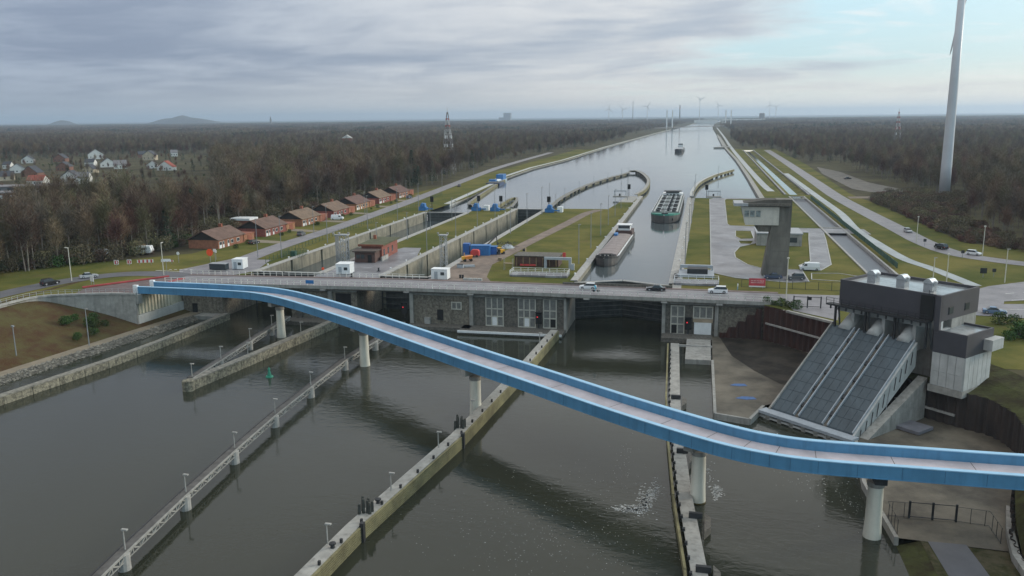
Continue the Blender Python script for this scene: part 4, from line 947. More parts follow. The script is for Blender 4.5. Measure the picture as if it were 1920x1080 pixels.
# ------------------------------------------------------------------ people
def person(loc, rz, label, top, legs, ride=False):
    t = thing('person', label, 'person', loc, rz)
    me = bpy.data.meshes.new('body')
    if ride: V = [(0, 0, 1.0), (.15, 0, 1.3), (.28, 0, 1.5), (.33, 0, 1.68), (.28, .18, 1.45), (.45, .22, 1.2), (.62, .18, 1.1), (.28, -.18, 1.45), (.45, -.22, 1.2), (.62, -.18, 1.1), (0, .1, .95), (.35, .1, .75), (.2, .1, .3), (0, -.1, .95), (.3, -.1, .85), (.1, -.1, .45)]
    else: V = [(0, 0, .95), (0, 0, 1.2), (0, 0, 1.45), (0, 0, 1.66), (0, .2, 1.4), (.03, .26, 1.12), (.12, .24, .9), (0, -.2, 1.4), (.03, -.26, 1.12), (.1, -.24, .9), (0, .1, .9), (.05, .11, .5), (.0, .11, .06), (0, -.1, .9), (-.02, -.11, .5), (-.12, -.11, .06)]
    E_ = [(0, 1), (1, 2), (2, 3), (2, 4), (4, 5), (5, 6), (2, 7), (7, 8), (8, 9), (0, 10), (10, 11), (11, 12), (0, 13), (13, 14), (14, 15)]
    rad = [.15, .16, .12, .11, .07, .055, .045, .07, .055, .045, .1, .075, .06, .1, .075, .06]
    me.from_pydata(V, E_, []); o = bpy.data.objects.new('body', me); C.objects.link(o); o.parent = t; me.materials.append(top)
    o.modifiers.new('skin', 'SKIN'); o.modifiers.new('sub', 'SUBSURF').levels = 1
    for i, v in enumerate(me.skin_vertices[0].data): v.radius = (rad[i], rad[i]); v.use_root = (i == 0)
    hd = V[3]; part('hair', MB().lathe((hd[0], hd[1], hd[2]+.02), [(.10, 0), (.125, .06), (.10, .14), (.03, .17)], 8), M('hair_dark', (.05, .035, .025), .8), t)
    if not ride:
        mb = MB()
        for s in (1, -1): mb.tube((0, s*.1, .9), (.03 if s > 0 else -.02, s*.11, .5), .115, .095, 8); mb.tube((.03 if s > 0 else -.02, s*.11, .52), (0 if s > 0 else -.12, s*.11, .08), .095, .08, 8)
        part('trousers', mb, legs, t, kind='stuff')
    return t
person((8.9, 208.6, 9.1), 0, 'pedestrian in a white top and pale blue trousers near the right end of the bridge', m_white, M('pale_blue_cloth', (.25, .40, .55), .8))
person((-24.2, 197.0, zr(-24)+.1), PI, 'cyclist in a bright cyan jacket riding beside the white hatchback', M('cyan_cloth', (.05, .40, .55), .7), None, True)
t = thing('bicycle', 'dark bicycle ridden across the road bridge beside the white hatchback', 'bicycle', (-24.2, 197.0, zr(-24)+.1), PI)
for x in (-.5, .55):
    part('wheel', MB().lathe((x, 0, .34), [(.34, -.02), (.34, .02), (.28, .02), (.28, -.02), (.34, -.021)], 12).mesh('wheel'), m_tyre, t).rotation_euler = (0, 0, 0)
for o in t.children:
    for v in o.data.vertices:
        x0 = -.5 if v.co.x < .02 else .55; a = v.co.x-x0; v.co = (x0+a, v.co.z-.34, .34+v.co.y)
part('frame', MB().beam((-.5, 0, .34), (0, 0, .9), .05).beam((0, 0, .35), (.45, 0, .9), .05).beam((0, 0, .85), (.45, 0, .9), .05).beam((.55, 0, .34), (.45, 0, 1.0), .05).beam((.45, -.25, 1.05), (.45, .25, 1.05), .04), m_dark, t, kind='stuff')
part('saddle', MB().box((-.02, 0, .95), (.26, .14, .07)), m_tyre, t)
# ------------------------------------------------------------------ cabins on the lock platforms
def cabin(loc, sx, sy, h, label, rz=0.0):
    t = thing('site_cabin', label, 'cabin', loc, rz, 'white site cabins by the road bridge')
    part('shell', MB().box((0, 0, h/2), (sx, sy, h)), m_white, t); part('roof', MB().box((0, 0, h+.06), (sx+.2, sy+.2, .12)), m_white, t)
    part('door', MB().box((-sx*.2, -sy/2-.03, 1.05), (.9, .05, 2.0)), m_grey, t)
    part('window', MB().box((sx*.2, -sy/2-.03, 1.5), (1.0, .05, .8)), m_glass, t)
    part('plinth', MB().box((0, 0, -.02), (sx-.2, sy-.2, .2)), m_dark, t)
cabin((-129.5, 216.8, 9.15), 3.2, 3.6, 2.7, 'white site cabin left of the left lock beside the road bridge', .12)
cabin((-96.0, 214.4, 9.15), 3.9, 4.2, 2.7, 'white site cabin between the left and middle locks beside the road bridge', .12)
cabin((-67.3, 211.0, 9.15), 4.4, 2.8, 2.6, 'white site cabin right of the middle lock beside the road bridge')
t = thing('glass_shelter', 'low glazed bike shelter left of the first white site cabin', 'shelter', (-134, 213.2, 9.0)); part('panes', MB().box((0, 0, 1.1), (5, 2, 1.6)), m_glass, t); part('roof', MB().box((0, 0, 2.0), (5.2, 2.3, .12)), m_galv, t)
# brick control cabin between the left and middle locks
t = thing('brick_control_cabin', 'brown brick lock keeper cabin with a mossy flat roof between two locks', 'cabin', (-97.5, 242, 9.0), .06)
part('wall', MB().bb(-3.2, 3.2, -5, 11, 0, 4.3), m_brick, t)
part('front_room', MB().bb(-3.6, 2.6, -10, -5, 0, 3.2), M('dark_brick', (.10, .055, .045), .85, .2, 1), t)
r = part('roof', MB().bb(-3.9, 3.9, -5.6, 11.6, 4.3, 4.75), M('mossy_roof', (.075, .08, .04), .9, .3, .5), t); part('fascia', MB().bb(-4.0, 4.0, -5.8, -5.62, 4.2, 4.8), m_brickd, r)
part('front_roof', MB().bb(-4.1, 3.2, -10.8, -5.81, 3.2, 3.6), M('brown_felt', (.08, .06, .05), .9), t)
part('chimney', MB().bb(-3, -2.2, 6, 6.8, 4.7, 6.0), m_brickd, t)
for k in range(3): part('window', MB().bb(3.2, 3.26, -3.5+k*4.2, -2.3+k*4.2, 1.2, 3.0), m_glass, t)
part('door', MB().bb(.4, 1.6, -10.08, -10, 0, 2.3), m_black, t)
for x in (-3.0, -1.6): part('window', MB().bb(x-.1, x+1.0, -10.08, -10, 1.2, 2.4), m_glass, t)
part('low_wall', MB().bb(3.4, 3.9, -7, -1, 0, 1.2), m_coping, t)
# lattice gantries beside the locks
def lattice(loc, label, h, w_, group=None, mat=None):
    t = thing('lattice_mast', label, 'mast', loc, 0, group)
    for sx, sy in ((-1, -1), (1, -1), (1, 1), (-1, 1)): part('leg', MB().beam((sx*w_, sy*w_, 0), (sx*w_, sy*w_, h), .16), mat or m_galv, t)
    mb = MB(); n = int(h/1.4)
    for k in range(n):
        z0, z1 = h*k/n, h*(k+1)/n; P = [(-w_, -w_), (w_, -w_), (w_, w_), (-w_, w_)]
        for i in range(4): a, b = P[i], P[(i+1) % 4]; mb.beam((*a, z0), (*b, z1), .08); mb.beam((*a, z1), (*b, z1), .08)
    part('bracing', mb, mat or m_galv, t, kind='stuff')
    part('head_frame', MB().box((0, 0, h+.15), (w_*2+.8, w_*2+.4, .3)), mat or m_galv, t)
    for s in (-1, 1): part('floodlight', MB().box((s*(w_+.6), -.3, h+.7), (.5, .35, .5)), m_coping, t)
lattice((-103.2, 231, 9), 'pale lattice mast with floodlights left of the brick control cabin', 8.2, .9)
lattice((-105.8, 231.6, 9), 'thin pale lattice mast at the edge of the left lock', 8.0, .35)
lattice((-72.0, 229, 9), 'pale lattice mast with floodlights on the edge of the middle lock', 9.0, .8)
# blue gate engines at the upper heads, with black signal boards beside them
def engine(loc, label, cabin_=True):
    t = thing('gate_engine', label, 'gate machinery', loc, 0, 'blue gate engines at the upper heads')
    part('housing', MB().extr([(-2, 0), (2, 0), (2, 1.4), (1.2, 1.6), (1.0, 3.2), (-.6, 3.4), (-1.0, 2.0), (-2, 1.6)], 'y', -1.2, 1.2), m_blue, t)
    part('motor', MB().tube((-.4, -1.25, 2.4), (-.4, -1.7, 2.4), .6, .6, 12), m_blue, t)
    part('rack', MB().box((3.0, 0, .8), (3.2, .6, .5)), m_blue, t)
    if cabin_: part('switch_cabin', MB().box((4.6, 1.2, 1.2), (2.4, 2.4, 2.4)), m_white, t)
engine((-126.2, 372, 9), 'blue gate engine left of the upper gate of the left lock', False)
engine((-101.4, 374, 9), 'blue gate engine right of the upper gate of the left lock')
engine((-92.4, 373.5, 9), 'blue gate engine left of the upper gate of the middle lock', False)
engine((-66.8, 371.5, 9), 'blue gate engine right of the upper gate of the middle lock')
def bsig(loc, label):
    t = thing('signal_board', label, 'signal', loc, 0, 'black signal boards at the upper heads')
    part('post', MB().box((0, 0, 2.2), (.25, .25, 4.4)), m_dark, t); part('board', MB().box((0, -.1, 5.4), (1.5, .2, 2.5)), m_black, t); part('rim', MB().box((0, .03, 5.4), (1.6, .05, 2.6)), m_dark, t)
bsig((-121.6, 371, 8.9), 'black signal board at the upper end of the left lock, left side')
bsig((-100.8, 376, 9), 'black signal board at the upper end of the left lock, right side')
bsig((-90.2, 376, 9), 'black signal board at the upper end of the middle lock, left side')
bsig((-67.8, 375, 9), 'black signal board at the upper end of the middle lock, right side')
bsig((-38.2, 448, 9), 'black signal board at the tip of the grass island left of the tanker')
bsig((1.6, 448, 9), 'black signal board beside the tanker at the head of the right quay')
# work site between the locks
t = thing('storage_container', 'blue steel container and pump unit on the work site beside the middle lock', 'container', (-68.2, 250.8, 9), .1)
part('body', MB().box((1.3, .6, 1.5), (6.0, 2.8, 3.0)), m_blue, t)
for k in range(8): part('corrugation', MB().box((-1.4+k*.75, -.85, 1.5), (.3, .12, 2.7)), m_blue, t)
part('end_box', MB().box((-3.1, .4, 1.9), (2.0, 2.6, 3.4)), M('deep_blue', (.02, .10, .32), .5), t); part('lid', MB().box((1.3, .6, 3.05), (6.2, 3.0, .1)), m_blue, t)
t = thing('storage_container', 'pale blue tank container at the right end of the work site', 'container', (-63.6, 253.5, 9), .1); part('body', MB().box((0, 0, 1.2), (2.6, 2.2, 2.4)), MATS['deep_blue'], t); part('lid', MB().box((0, 0, 2.46), (2.8, 2.4, .1)), m_blue, t)
t = thing('generator', 'red wheeled generator in front of the blue container', 'generator', (-67.6, 247.2, 9)); part('housing', MB().extr([(-1.3, .5), (1.3, .5), (1.3, 1.9), (.8, 2.3), (-.9, 2.3), (-1.3, 1.7)], 'y', -.8, .8), m_red, t)
for s in (-.7, .7): part('wheel', MB().tube((s, -.95, .4), (s, -.75, .4), .4, .4, 10), m_tyre, t)
m_yel = M('machine_yellow', (.70, .36, .03), .5)
t = thing('mini_dumper', 'orange mini dumper parked in front of the red generator', 'dumper', (-67.6, 239.4, 9), .5); part('skip', MB().extr([(-.9, .7), (.8, .7), (1.3, 1.7), (-1.1, 1.5)], 'y', -.75, .75), M('machine_orange', (.75, .22, .02), .5), t); part('engine', MB().box((-1.5, 0, 1.0), (1.0, 1.2, .9)), m_yel, t); part('roll_bar', MB().beam((-1.2, -.5, 1.4), (-1.2, -.5, 2.5), .1).beam((-1.2, -.5, 2.5), (-1.2, .5, 2.5), .1).beam((-1.2, .5, 2.5), (-1.2, .5, 1.4), .1), m_yel, t)
for x in (-1.2, .7):
    for s in (-.7, .7): part('wheel', MB().tube((x, s-.15, .42), (x, s+.15, .42), .42, .42, 10), m_tyre, t)
t = thing('road_roller', 'small yellow roller beside the dirt track', 'roller', (-61.2, 253.6, 9), .8); part('hood', MB().box((.5, 0, 1.0), (1.4, 1.1, 1.0)), m_yel, t); part('canopy', MB().box((-.5, 0, 2.1), (1.3, 1.2, .1)), m_yel, t); part('seat', MB().box((-.5, 0, 1.1), (.5, .5, .9)), m_dark, t)
for x in (-.9, .9): part('drum', MB().tube((x, -.6, .45), (x, .6, .45), .45, .45, 12), m_dark, t)
for x in (-.9, 0): part('canopy_post', MB().box((x, .5, 1.6), (.07, .07, 1.0)), m_dark, t)
t = thing('rubble_heap', 'grey heap of scrap and branches behind the yellow roller', 'heap', (-62, 267, 9))
rnd = random.Random(3)
mb = MB()
for k in range(60): a = Vector((rnd.gauss(0, 1.6), rnd.gauss(0, 1.2), rnd.uniform(0, 1.6))); mb.beam(a, a+Vector((rnd.uniform(-1, 1), rnd.uniform(-1, 1), rnd.uniform(-.3, .9))), .1)
part('branches', mb, m_dark, t, kind='stuff'); part('mound', MB().lathe((0, 0, 0), [(2.4, 0), (1.6, .7), (.5, 1.2)], 9), m_grey, t)
# crane jib lying by the container
single('jib_boom', MB().beam((-68, 255, 9.5), (-64.5, 262, 13.5), .35).beam((-64.5, 262, 13.5), (-63.6, 260, 9.2), .25), m_dark, 'dark crane boom raised behind the blue container', 'boom', kind=None)
# lower head machinery island left of the right lock
t = thing('gate_machine_house', 'rust brown steel machine housing on the left side of the right lock', 'machinery', (-46, 235, 9), world=True)
part('housing', MB().bb(-52.2, -39.5, 233.5, 240, 9, 11.9), M('rust_brown_steel', (.085, .045, .035), .8, .3, .8), t); part('roof', MB().bb(-52.5, -39.3, 233.2, 240.3, 11.9, 12.1), m_stoned, t)
for k in range(7): part('pipe', MB().tube((-51.5+k*1.9, 233.1, 9.2), (-51.5+k*1.9, 233.1, 11.6), .14, .14, 6), M('pipe_ochre', (.22, .15, .08), .7), t)
part('red_band', MB().bb(-50.5, -46, 233.0, 233.35, 9.2, 9.7), m_red, t)
t = thing('portal_frame', 'grey steel portal frame left of the right lock, before the moored barge', 'frame', (-39.4, 232, 9), world=True)
for x in (-42.9, -35.9): part('leg', MB().bb(x-.35, x+.35, 231.6, 232.4, 9, 11.4), m_grey, t)
part('beam', MB().bb(-43.25, -35.55, 231.55, 232.45, 11.4, 12.1), m_grey, t)
single('warning_flag', MB().box((-37.9, 234, 12.4), (.9, .2, 1.5)), m_red, 'red warning panel above the grey portal frame', 'sign')
def railbox(name, label, x0, x1, y0, y1, z=9.0, slab=True):
    t = thing(name, label, 'platform', ((x0+x1)/2, (y0+y1)/2, z), world=True)
    if slab: part('slab', MB().bb(x0, x1, y0, y1, z, z+.5), m_slab, t)
    part('railing', railing([(x0, y0), (x1, y0), (x1, y1), (x0, y1), (x0, y0)], z+.5, 1.1, 2.0, .05), m_white, t, kind='stuff')
railbox('railed_platform', 'pale railed platform above the left side of the right lock gate', -50, -34.5, 217.5, 222.5)
railbox('railed_platform', 'pale railed platform above the right side of the right lock gate', -6.5, 4.5, 213, 218.5)
t = thing('gate_machine', 'grey gate machine and pipework on the right side of the right lock', 'machinery', (-1, 228, 9), world=True)
part('base', MB().bb(-5.8, 3.5, 224, 233, 9, 9.6), m_grey, t); part('beam', MB().bb(-5.5, 3.2, 231.5, 232.5, 10.2, 11.0), m_grey, t); part('engine', MB().bb(-3.5, 1.8, 226, 229.5, 9.6, 10.9), m_dark, t)
for x in (-5.3, 3.0): part('leg', MB().bb(x-.2, x+.2, 231.7, 232.3, 9.6, 10.2), m_grey, t)
part('fender', MB().bb(-6.9, -5.9, 220, 226, 7, 9.6), m_dark, t)
# ------------------------------------------------------------------ curved guide piers in the upper canal
def pier(name, label, pts, z1, r, step=7.0, wd=1.2, mat=None, lampn=0):
    line = [tuple(p) for p in crom(pts, 6)]
    t = thing(name, label, 'pier', (*pts[0], 8), world=True)
    part('deck', ribbon(line, -wd/2, wd/2, z1-.35, z1), mat or m_wood, t)
    part('fender_wall', ribbon(line, wd/2, wd/2+.25, z1-1.5, z1+.1), m_moss, t)
    acc = 0
    for a, b in zip(line[:-1], line[1:]):
        l = math.dist(a, b); acc += l
        if acc > step: acc = 0; part('pile', MB().tube((b[0], b[1], 5), (b[0], b[1], z1-.35), r, r, 8), m_stoned, t)
    return t, line
pier('guide_pier', 'hook-shaped guide pier curving round at the tip of the grass island', [(-35, 453), (-32.8, 492), (-35, 555), (-42.5, 615), (-50, 650), (-55.5, 652)], 10.0, .9, 8, 1.8, m_conc)
_, pl_ = pier('guide_pier', 'long pile footway running back from the hook to the middle lock', [(-54.5, 650), (-56, 632), (-64, 580), (-70.3, 520), (-72.3, 448), (-70.4, 400), (-69.8, 388)], 9.3, .8, 12, 1.3)
for k in range(4, len(pl_)-2, 4): lamp((pl_[k][0], pl_[k][1], 9.3), 4.0, 'small lamp on the long pile footway in the upper canal', 'lamps on the upper pile footway', m_lamp)
pier('guide_pier', 'curved guide pier on the right side of the tanker channel', [(-5.8, 447), (-6, 475), (-3, 538), (5.4, 600), (15.2, 645), (21.3, 670)], 10.0, .9, 9, 1.8, m_concl)
pier('guide_pier', 'small hooked guide pier between the left and middle locks', [(-95, 386), (-97, 406), (-98, 432), (-95.6, 434), (-92.5, 420), (-88, 388)], 9.4, .6, 7, 1.2)
pier('guide_pier', 'long straight guide pier dividing off the left basin', [(-105.5, 386), (-110, 400), (-115.5, 414), (-127, 506), (-133.5, 566)], 9.0, .6, 11, 1.6)
def gantry(loc, label):
    t = thing('gauge_gantry', label, 'gantry', loc)
    for x in (-3, 3): part('leg', MB().box((x, 0, 1.6), (.3, .3, 3.2)), m_grey, t)
    part('beam', MB().box((0, 0, 3.3), (6.6, .5, .5)), m_grey, t); part('platform', MB().box((0, .8, .3), (7.5, 3.5, .6)), m_conc, t); part('cabinet', MB().box((-.3, 1, 1.2), (.8, .6, 1.2)), m_dark, t)
gantry((-42.6, 446, 9), 'grey gauge gantry at the tip of the grass island')
gantry((5.4, 449.4, 9), 'grey gauge gantry at the head of the right quay')
struct('island_tip_quay', sheet([(-41, 420), (-34, 420), (-33, 452), (-39, 452)], (), 9.0), m_conc)
# ------------------------------------------------------------------ barges
def hull(L_, B, zw, zd, bow, stern, sheer=1.0):
    rings = []
    st = [(0, .05), (.012, .34), (.03, .62), (.06, .86), (.10, .98), (.14, 1.0), (.86, 1.0), (.93, .97), (.97, .85), (1.0, .62)]
    for s, wdt in st:
        h = B/2*wdt; y = s*L_; sh = sheer*max(0, (.10-s)/.10)
        rings.append([(-h*.75, y+(.6 if s < .05 else 0), -1.5), (h*.75, y+(.6 if s < .05 else 0), -1.5), (h*.97, y, zw+.3), (h, y, zd+sh), (-h, y, zd+sh), (-h*.97, y, zw+.3)])
    return MB().loft(rings)
def bulwark(L_, B, zd, h, s0, s1, sheer=1.0, th_=.18):
    mb = MB(); st = [(0, .05), (.012, .34), (.03, .62), (.06, .86), (.10, .98), (.14, 1.0)]
    for sg in (-1, 1):
        R2 = []
        for s, wdt in st:
            y = s*L_; x = sg*B/2*wdt; sh = sheer*max(0, (.10-s)/.10); z0 = zd+sh+.003
            R2.append([(x*1.003, y-.03, z0), (x*.96, y+.2, z0), (x*.96, y+.2, z0+h*(1-s*4)), (x*1.003, y-.03, z0+h*(1-s*4))])
        mb.loft(R2)
    return mb
m_hullg = M('hull_grey', (.075, .07, .068), .5, .2, .4, dirt=.3); m_green = M('bulwark_green', (.02, .20, .15), .5); m_deckg = M('deck_grey_green', (.10, .125, .12), .6, .2, .5)
t = thing('tanker_barge', 'large inland tanker with green bow entering the right lock', 'tanker', (-15.3, 347, 7.7))
t.scale = (1, 1, .70); part('hull', hull(107, 12, 0, 4.0, 1, 1, .6), m_hullg, t)
part('bow_bulwark', bulwark(107, 12, 4.0, 1.0, 0, .1, .6), m_green, t); part('foredeck', MB().prism([(-4.6, 5.4), (4.6, 5.4), (5.6, 11), (-5.6, 11)], 4.1, 4.62), m_green, t)
part('tank_deck', MB().bb(-5.4, 5.4, 13, 90, 4.0, 4.5), m_deckg, t)
for x in (-4.7, 4.7): part('coaming_pipe', MB().tube((x, 12, 5.2), (x, 88, 5.2), .35, .35, 8), m_concl, t)
for x in (-2.2, 0, 2.2): part('cargo_pipe', MB().tube((x, 14, 5.0), (x, 86, 5.0), .22, .22, 6), m_galv, t)
for k in range(9):
    for x in (-3.3, 3.3): h_ = part('tank_hatch', MB().lathe((x, 17+k*8.2, 4.5), [(.75, 0), (.75, .9), (.6, 1.1)], 10), m_dark, t)
    part('cross_pipe', MB().tube((-4.6, 20+k*8.2, 5.4), (4.6, 20+k*8.2, 5.4), .16, .16, 6), m_white if k % 2 else m_dark, t)
    part('valve_stand', MB().box((.9, 19+k*8.2, 5.6), (.8, .8, 2.0)), m_dark, t)
for x in (-5.8, 5.8): part('side_railing', railing([(x, 12), (x, 92)], 4.0, 1.1, 3.5, .05), m_white, t, kind='stuff')
wh = part('deckhouse', MB().bb(-5.0, 5.0, 93, 103, 4.0, 5.6), m_white, t); w2 = part('wheelhouse', MB().bb(-3.4, 3.4, 94, 98, 5.6, 7.2), m_white, t)
part('wheelhouse_windows', MB().bb(-3.3, 3.3, 92.9, 92.999, 6.3, 7.1), m_glass, w2); part('wheelhouse_roof', MB().bb(-4.4, 4.4, 92.6, 98.6, 7.2, 7.45), m_dark, w2)
for x in (-2.6, -.9, .9, 2.6): part('deckhouse_window', MB().bb(x-.5, x+.5, 92.93, 93, 4.5, 5.3), m_glass, wh)
part('anchor_pocket', MB().box((3.2, 3.1, 2.2), (.7, .8, 1.2)), m_black, t)
part('foremast', MB().beam((0, 8, 4.6), (0, 8, 9.5), .14), m_white, t); part('winch', MB().box((0, 6.8, 4.9), (2.6, 1.0, .7)), m_dark, t)
# far barge
t = thing('push_barge', 'distant barge coming down the middle of the canal', 'barge', (-30, 1028, 7.7)); part('hull', hull(85, 10.5, 0, 2.4, 1, 1, .8), M('hull_dark', (.03, .032, .036), .5), t); part('bow_bulwark', bulwark(85, 10.5, 2.4, .9, 0, .1, .8), MATS['hull_dark'], t)
part('hold_cover', MB().bb(-4, 4, 9, 66, 2.4, 3.6), m_galv, t); w2 = part('wheelhouse', MB().bb(-3, 3, 70, 76, 2.4, 8.4), m_white, t); part('wheelhouse_windows', MB().bb(-2.9, 2.9, 69.9, 70, 6.6, 7.8), m_glass, w2)
part('foredeck', MB().prism([(-3.6, 3), (3.6, 3), (4, 8), (-4, 8)], 2.45, 3.2), m_galv, t); part('mast', MB().beam((0, 8, 2), (0, 8, 8), .2), m_white, t)
# moored cargo barge
t = thing('cargo_barge', 'dry cargo barge with closed grey-brown hatches moored at the left quay of the right lock', 'barge', (-27.7, 243, 7.7), -.012)
part('hull', hull(68, 6.8, 0, 1.7, 1, 1, .8), m_hullg, t); part('bow_bulwark', bulwark(68, 6.8, 1.7, .8, 0, .1, .8), m_dark, t)
m_hc = M('hatch_cover', (.235, .195, .185), .6, .1, .4)
for k in range(9): part('hatch_cover', MB().extr([(-2.75, 1.7), (2.75, 1.7), (2.75, 2.5), (1.2, 2.75), (-1.2, 2.75), (-2.75, 2.5)], 'y', 8.5+k*4.95, 13.3+k*4.95), m_hc, t)
for x in (-3.05, 3.05): part('gunwale', MB().bb(x-.15, x+.15, 8, 56, 1.7, 2.0), m_white, t)
part('anchor_winch', MB().box((0, 5.2, 2.4), (3.2, 1.6, 1.3)), m_black, t)
for x in (-1.3, 0, 1.0): part('bow_bollard', MB().lathe((x, 2.4, 2.2), [(.2, 0), (.2, .9), (.26, 1.0)], 8), m_coping, t)
for x in (-2.1, 2.2): part('fender_tyre', MB().lathe((x, 4, 2.3), [(.5, 0), (.6, .3), (.5, .6)], 10), m_black, t)
dh = part('deckhouse', MB().bb(-2.9, 2.9, 55, 63.5, 1.7, 3.4), M('deckhouse_maroon', (.07, .035, .03), .6), t); w2 = part('wheelhouse', MB().bb(-2.1, 2.1, 56.5, 60, 3.4, 5.2), m_white, t)
part('wheelhouse_windows', MB().bb(-2.0, 2.0, 56.4, 56.5, 4.1, 5.0), m_glass, w2); part('wheelhouse_roof', MB().bb(-2.6, 2.6, 56, 60.6, 5.2, 5.4), m_white, w2)
part('tender', MB().prism([(-2.5, 47), (-1.4, 47), (-1.3, 50), (-1.9, 51.2), (-2.6, 50)], 2.76, 3.4), m_blue, t)
# blue work pontoon at the left bank
t = thing('work_boat', 'blue and white work boat moored at the left canal bank', 'boat', (-137.2, 545, 7.7), -.02); part('hull', hull(34, 6, 0, 1.2, 1, 1, .4), M('boat_white', (.45, .55, .6), .5), t)
part('deckhouse', MB().bb(-2.4, 2.4, 22, 31, 1.2, 4.6), M('boat_blue', (.03, .15, .38), .5), t); part('foredeck_box', MB().bb(-2.2, 2.2, 3, 7, 1.2, 2.6), M('boat_blue', (.03, .15, .38)), t); part('cargo', MB().bb(-1.6, 1.6, 9, 19, 1.2, 1.8), m_white, t)
t = thing('pontoon', 'dark blue pontoon at the end of the long straight guide pier', 'pontoon', (-132, 535, 7.7)); part('hull', MB().box((0, 0, .6), (9, 14, 2.2)), M('pontoon_navy', (.02, .045, .12), .5), t); part('deck', MB().box((0, 0, 1.75), (8.4, 13.4, .1)), m_dark, t); part('fender', MB().box((0, -7.2, .8), (9.2, .4, .5)), m_tyre, t)
# ------------------------------------------------------------------ control tower
ct = thing('control_tower', 'tall concrete lock control tower with a cantilevered white cabin', 'tower', (19, 232, 9))
m_tw = M('tower_concrete', (.155, .145, .125), .9, .22, .4, .25, 3, dirt=.55, stretch=(1, 1, .35))
part('shaft', MB().loft([[(-3.2, -2.4, 0), (3.3, -2.4, 0), (3.3, 2.4, 0), (-3.2, 2.4, 0)], [(-1.6, -2.4, 11.2), (3.5, -2.4, 11.2), (3.5, 2.4, 11.2), (-1.6, 2.4, 11.2)], [(-.4, -2.4, 20.2), (3.6, -2.4, 20.2), (3.6, 2.4, 20.2), (-.4, 2.4, 20.2)]]), m_tw, ct)
for z in (2.6, 6.6, 10.6, 14.6): part('pour_joint', MB().bb(-2.9+z*.14, 3.42, -2.45, -2.401, z, z+.09), m_stoned, ct)
cb = part('cabin', MB().loft([[(-8.0, -2.9, 13.5), (.4, -2.9, 13.5), (.4, 4, 13.5), (-8.0, 4, 13.5)], [(-9.2, -2.9, 18.3), (.4, -2.9, 18.3), (.4, 4, 18.3), (-9.2, 4, 18.3)]]), M('cabin_cream', (.50, .48, .43), .7, .1, .5, dirt=.2), ct)
for k in range(3):
    x0 = -8.4+k*1.45; wn = part('window', MB().bb(x0, x0+1.3, -2.98, -2.903, 15.6, 17.4), m_frame, cb); part('pane', MB().bb(x0+.08, x0+1.22, -3.03, -2.983, 15.7, 17.3), M('pane_pale', (.20, .23, .23), .15, .5, 1.2), wn)
part('window_strip', MB().loft([[(-8.62, -2.3, 15.8), (-8.60, 3.4, 15.8), (-9.02, 3.4, 17.5), (-9.04, -2.3, 17.5)], [(-8.70, -2.3, 15.8), (-8.68, 3.4, 15.8), (-9.10, 3.4, 17.5), (-9.12, -2.3, 17.5)]]), m_glass, cb)
part('roof_slab', MB().bb(-11.0, 3.2, -3.8, 4.8, 18.6, 19.2), m_stoned, ct); part('roof_upper', MB().loft([[(-9, -3, 19.2), (3.4, -3, 19.2), (3.4, 4, 19.2), (-9, 4, 19.2)], [(-3, -2.4, 20.1), (3.4, -2.4, 20.1), (3.4, 3, 20.1), (-3, 3, 20.1)]]), M('tower_roof', (.06, .055, .045), .9, .3, .6), ct)
part('roof_fascia', MB().bb(-11.1, -7.5, -3.9, 4.9, 18.5, 19.25), m_galv, ct); part('soffit', MB().bb(-8.6, .4, -2.8, 3.9, 18.3, 18.6), m_dark, ct)
part('cabin_support', MB().loft([[(-4.6, -1.6, 11.6), (.6, -1.6, 11.6), (.6, 2.4, 11.6), (-4.6, 2.4, 11.6)], [(-5.8, -2.2, 13.5), (.5, -2.2, 13.5), (.5, 3.2, 13.5), (-5.8, 3.2, 13.5)]]), m_tw, ct)
t = thing('annex_building', 'low grey flat-roofed building behind the control tower', 'building', (25, 292, 9)); part('wall', MB().bb(-7.5, 6.5, -8, 6, 0, 3.8), m_conc, t); part('roof', MB().bb(-7.8, 6.8, -8.3, 6.3, 3.8, 4.2), m_galv, t); part('door', MB().bb(-1, .4, -8.1, -8, 0, 2.3), m_dark, t); part('window', MB().bb(2, 5, -8.1, -8, 1.2, 2.8), m_glass, t)
# ------------------------------------------------------------------ feeder channel edges and crossings
t = thing('channel_wall', 'concrete edges of the straight feeder channel right of the control tower', 'wall', (47, 300, 9), world=True)
for x in (43.35, 50.65): part('edge', MB().bb(x-.3, x+.3, 176, 458, 7.5, 9.25), m_coping, t)
for y in (180, 318.2, 331, 446, 457.5): part('crossing_slab', MB().bb(43.04, 50.96, y, y+(12 if y == 318.2 else 1.2), 8.7, 9.3 if y != 318.2 else 9.12), m_conc if y != 318.2 else m_slab, t)
t = thing('channel_wall', 'white concrete walls along the far grassy channels', 'wall', (48, 600, 9), world=True)
for a, b in (((42.4, 470), (44.8, 1060)), ((54.6, 470), (56.4, 1060))): part('edge', MB().beam((*a, 8.8), (*b, 8.8), .9, .9), m_slab, t)
t = thing('green_fence', 'green mesh fence along the feeder channel', 'fence', (52.6, 300, 9), world=True)
m_gf = M('fence_green', (.02, .075, .05), .7)
for k in range(44): part('fence_panel', MB().bb(52.55, 52.65, 246+k*4.6, 250+k*4.6, 9.1, 10.7), m_gf, t)
t = thing('lane_fence', 'thin dark fence along the lane beside the left lock', 'fence', (-131, 300, 9), world=True)
part('mesh', railing([(-126.5, 226), (-130, 262), (-131.8, 306), (-137, 400), (-141, 450)], 9, 1.8, 3.0, .04, (1, .5, .05)), m_gf, t, kind='stuff')
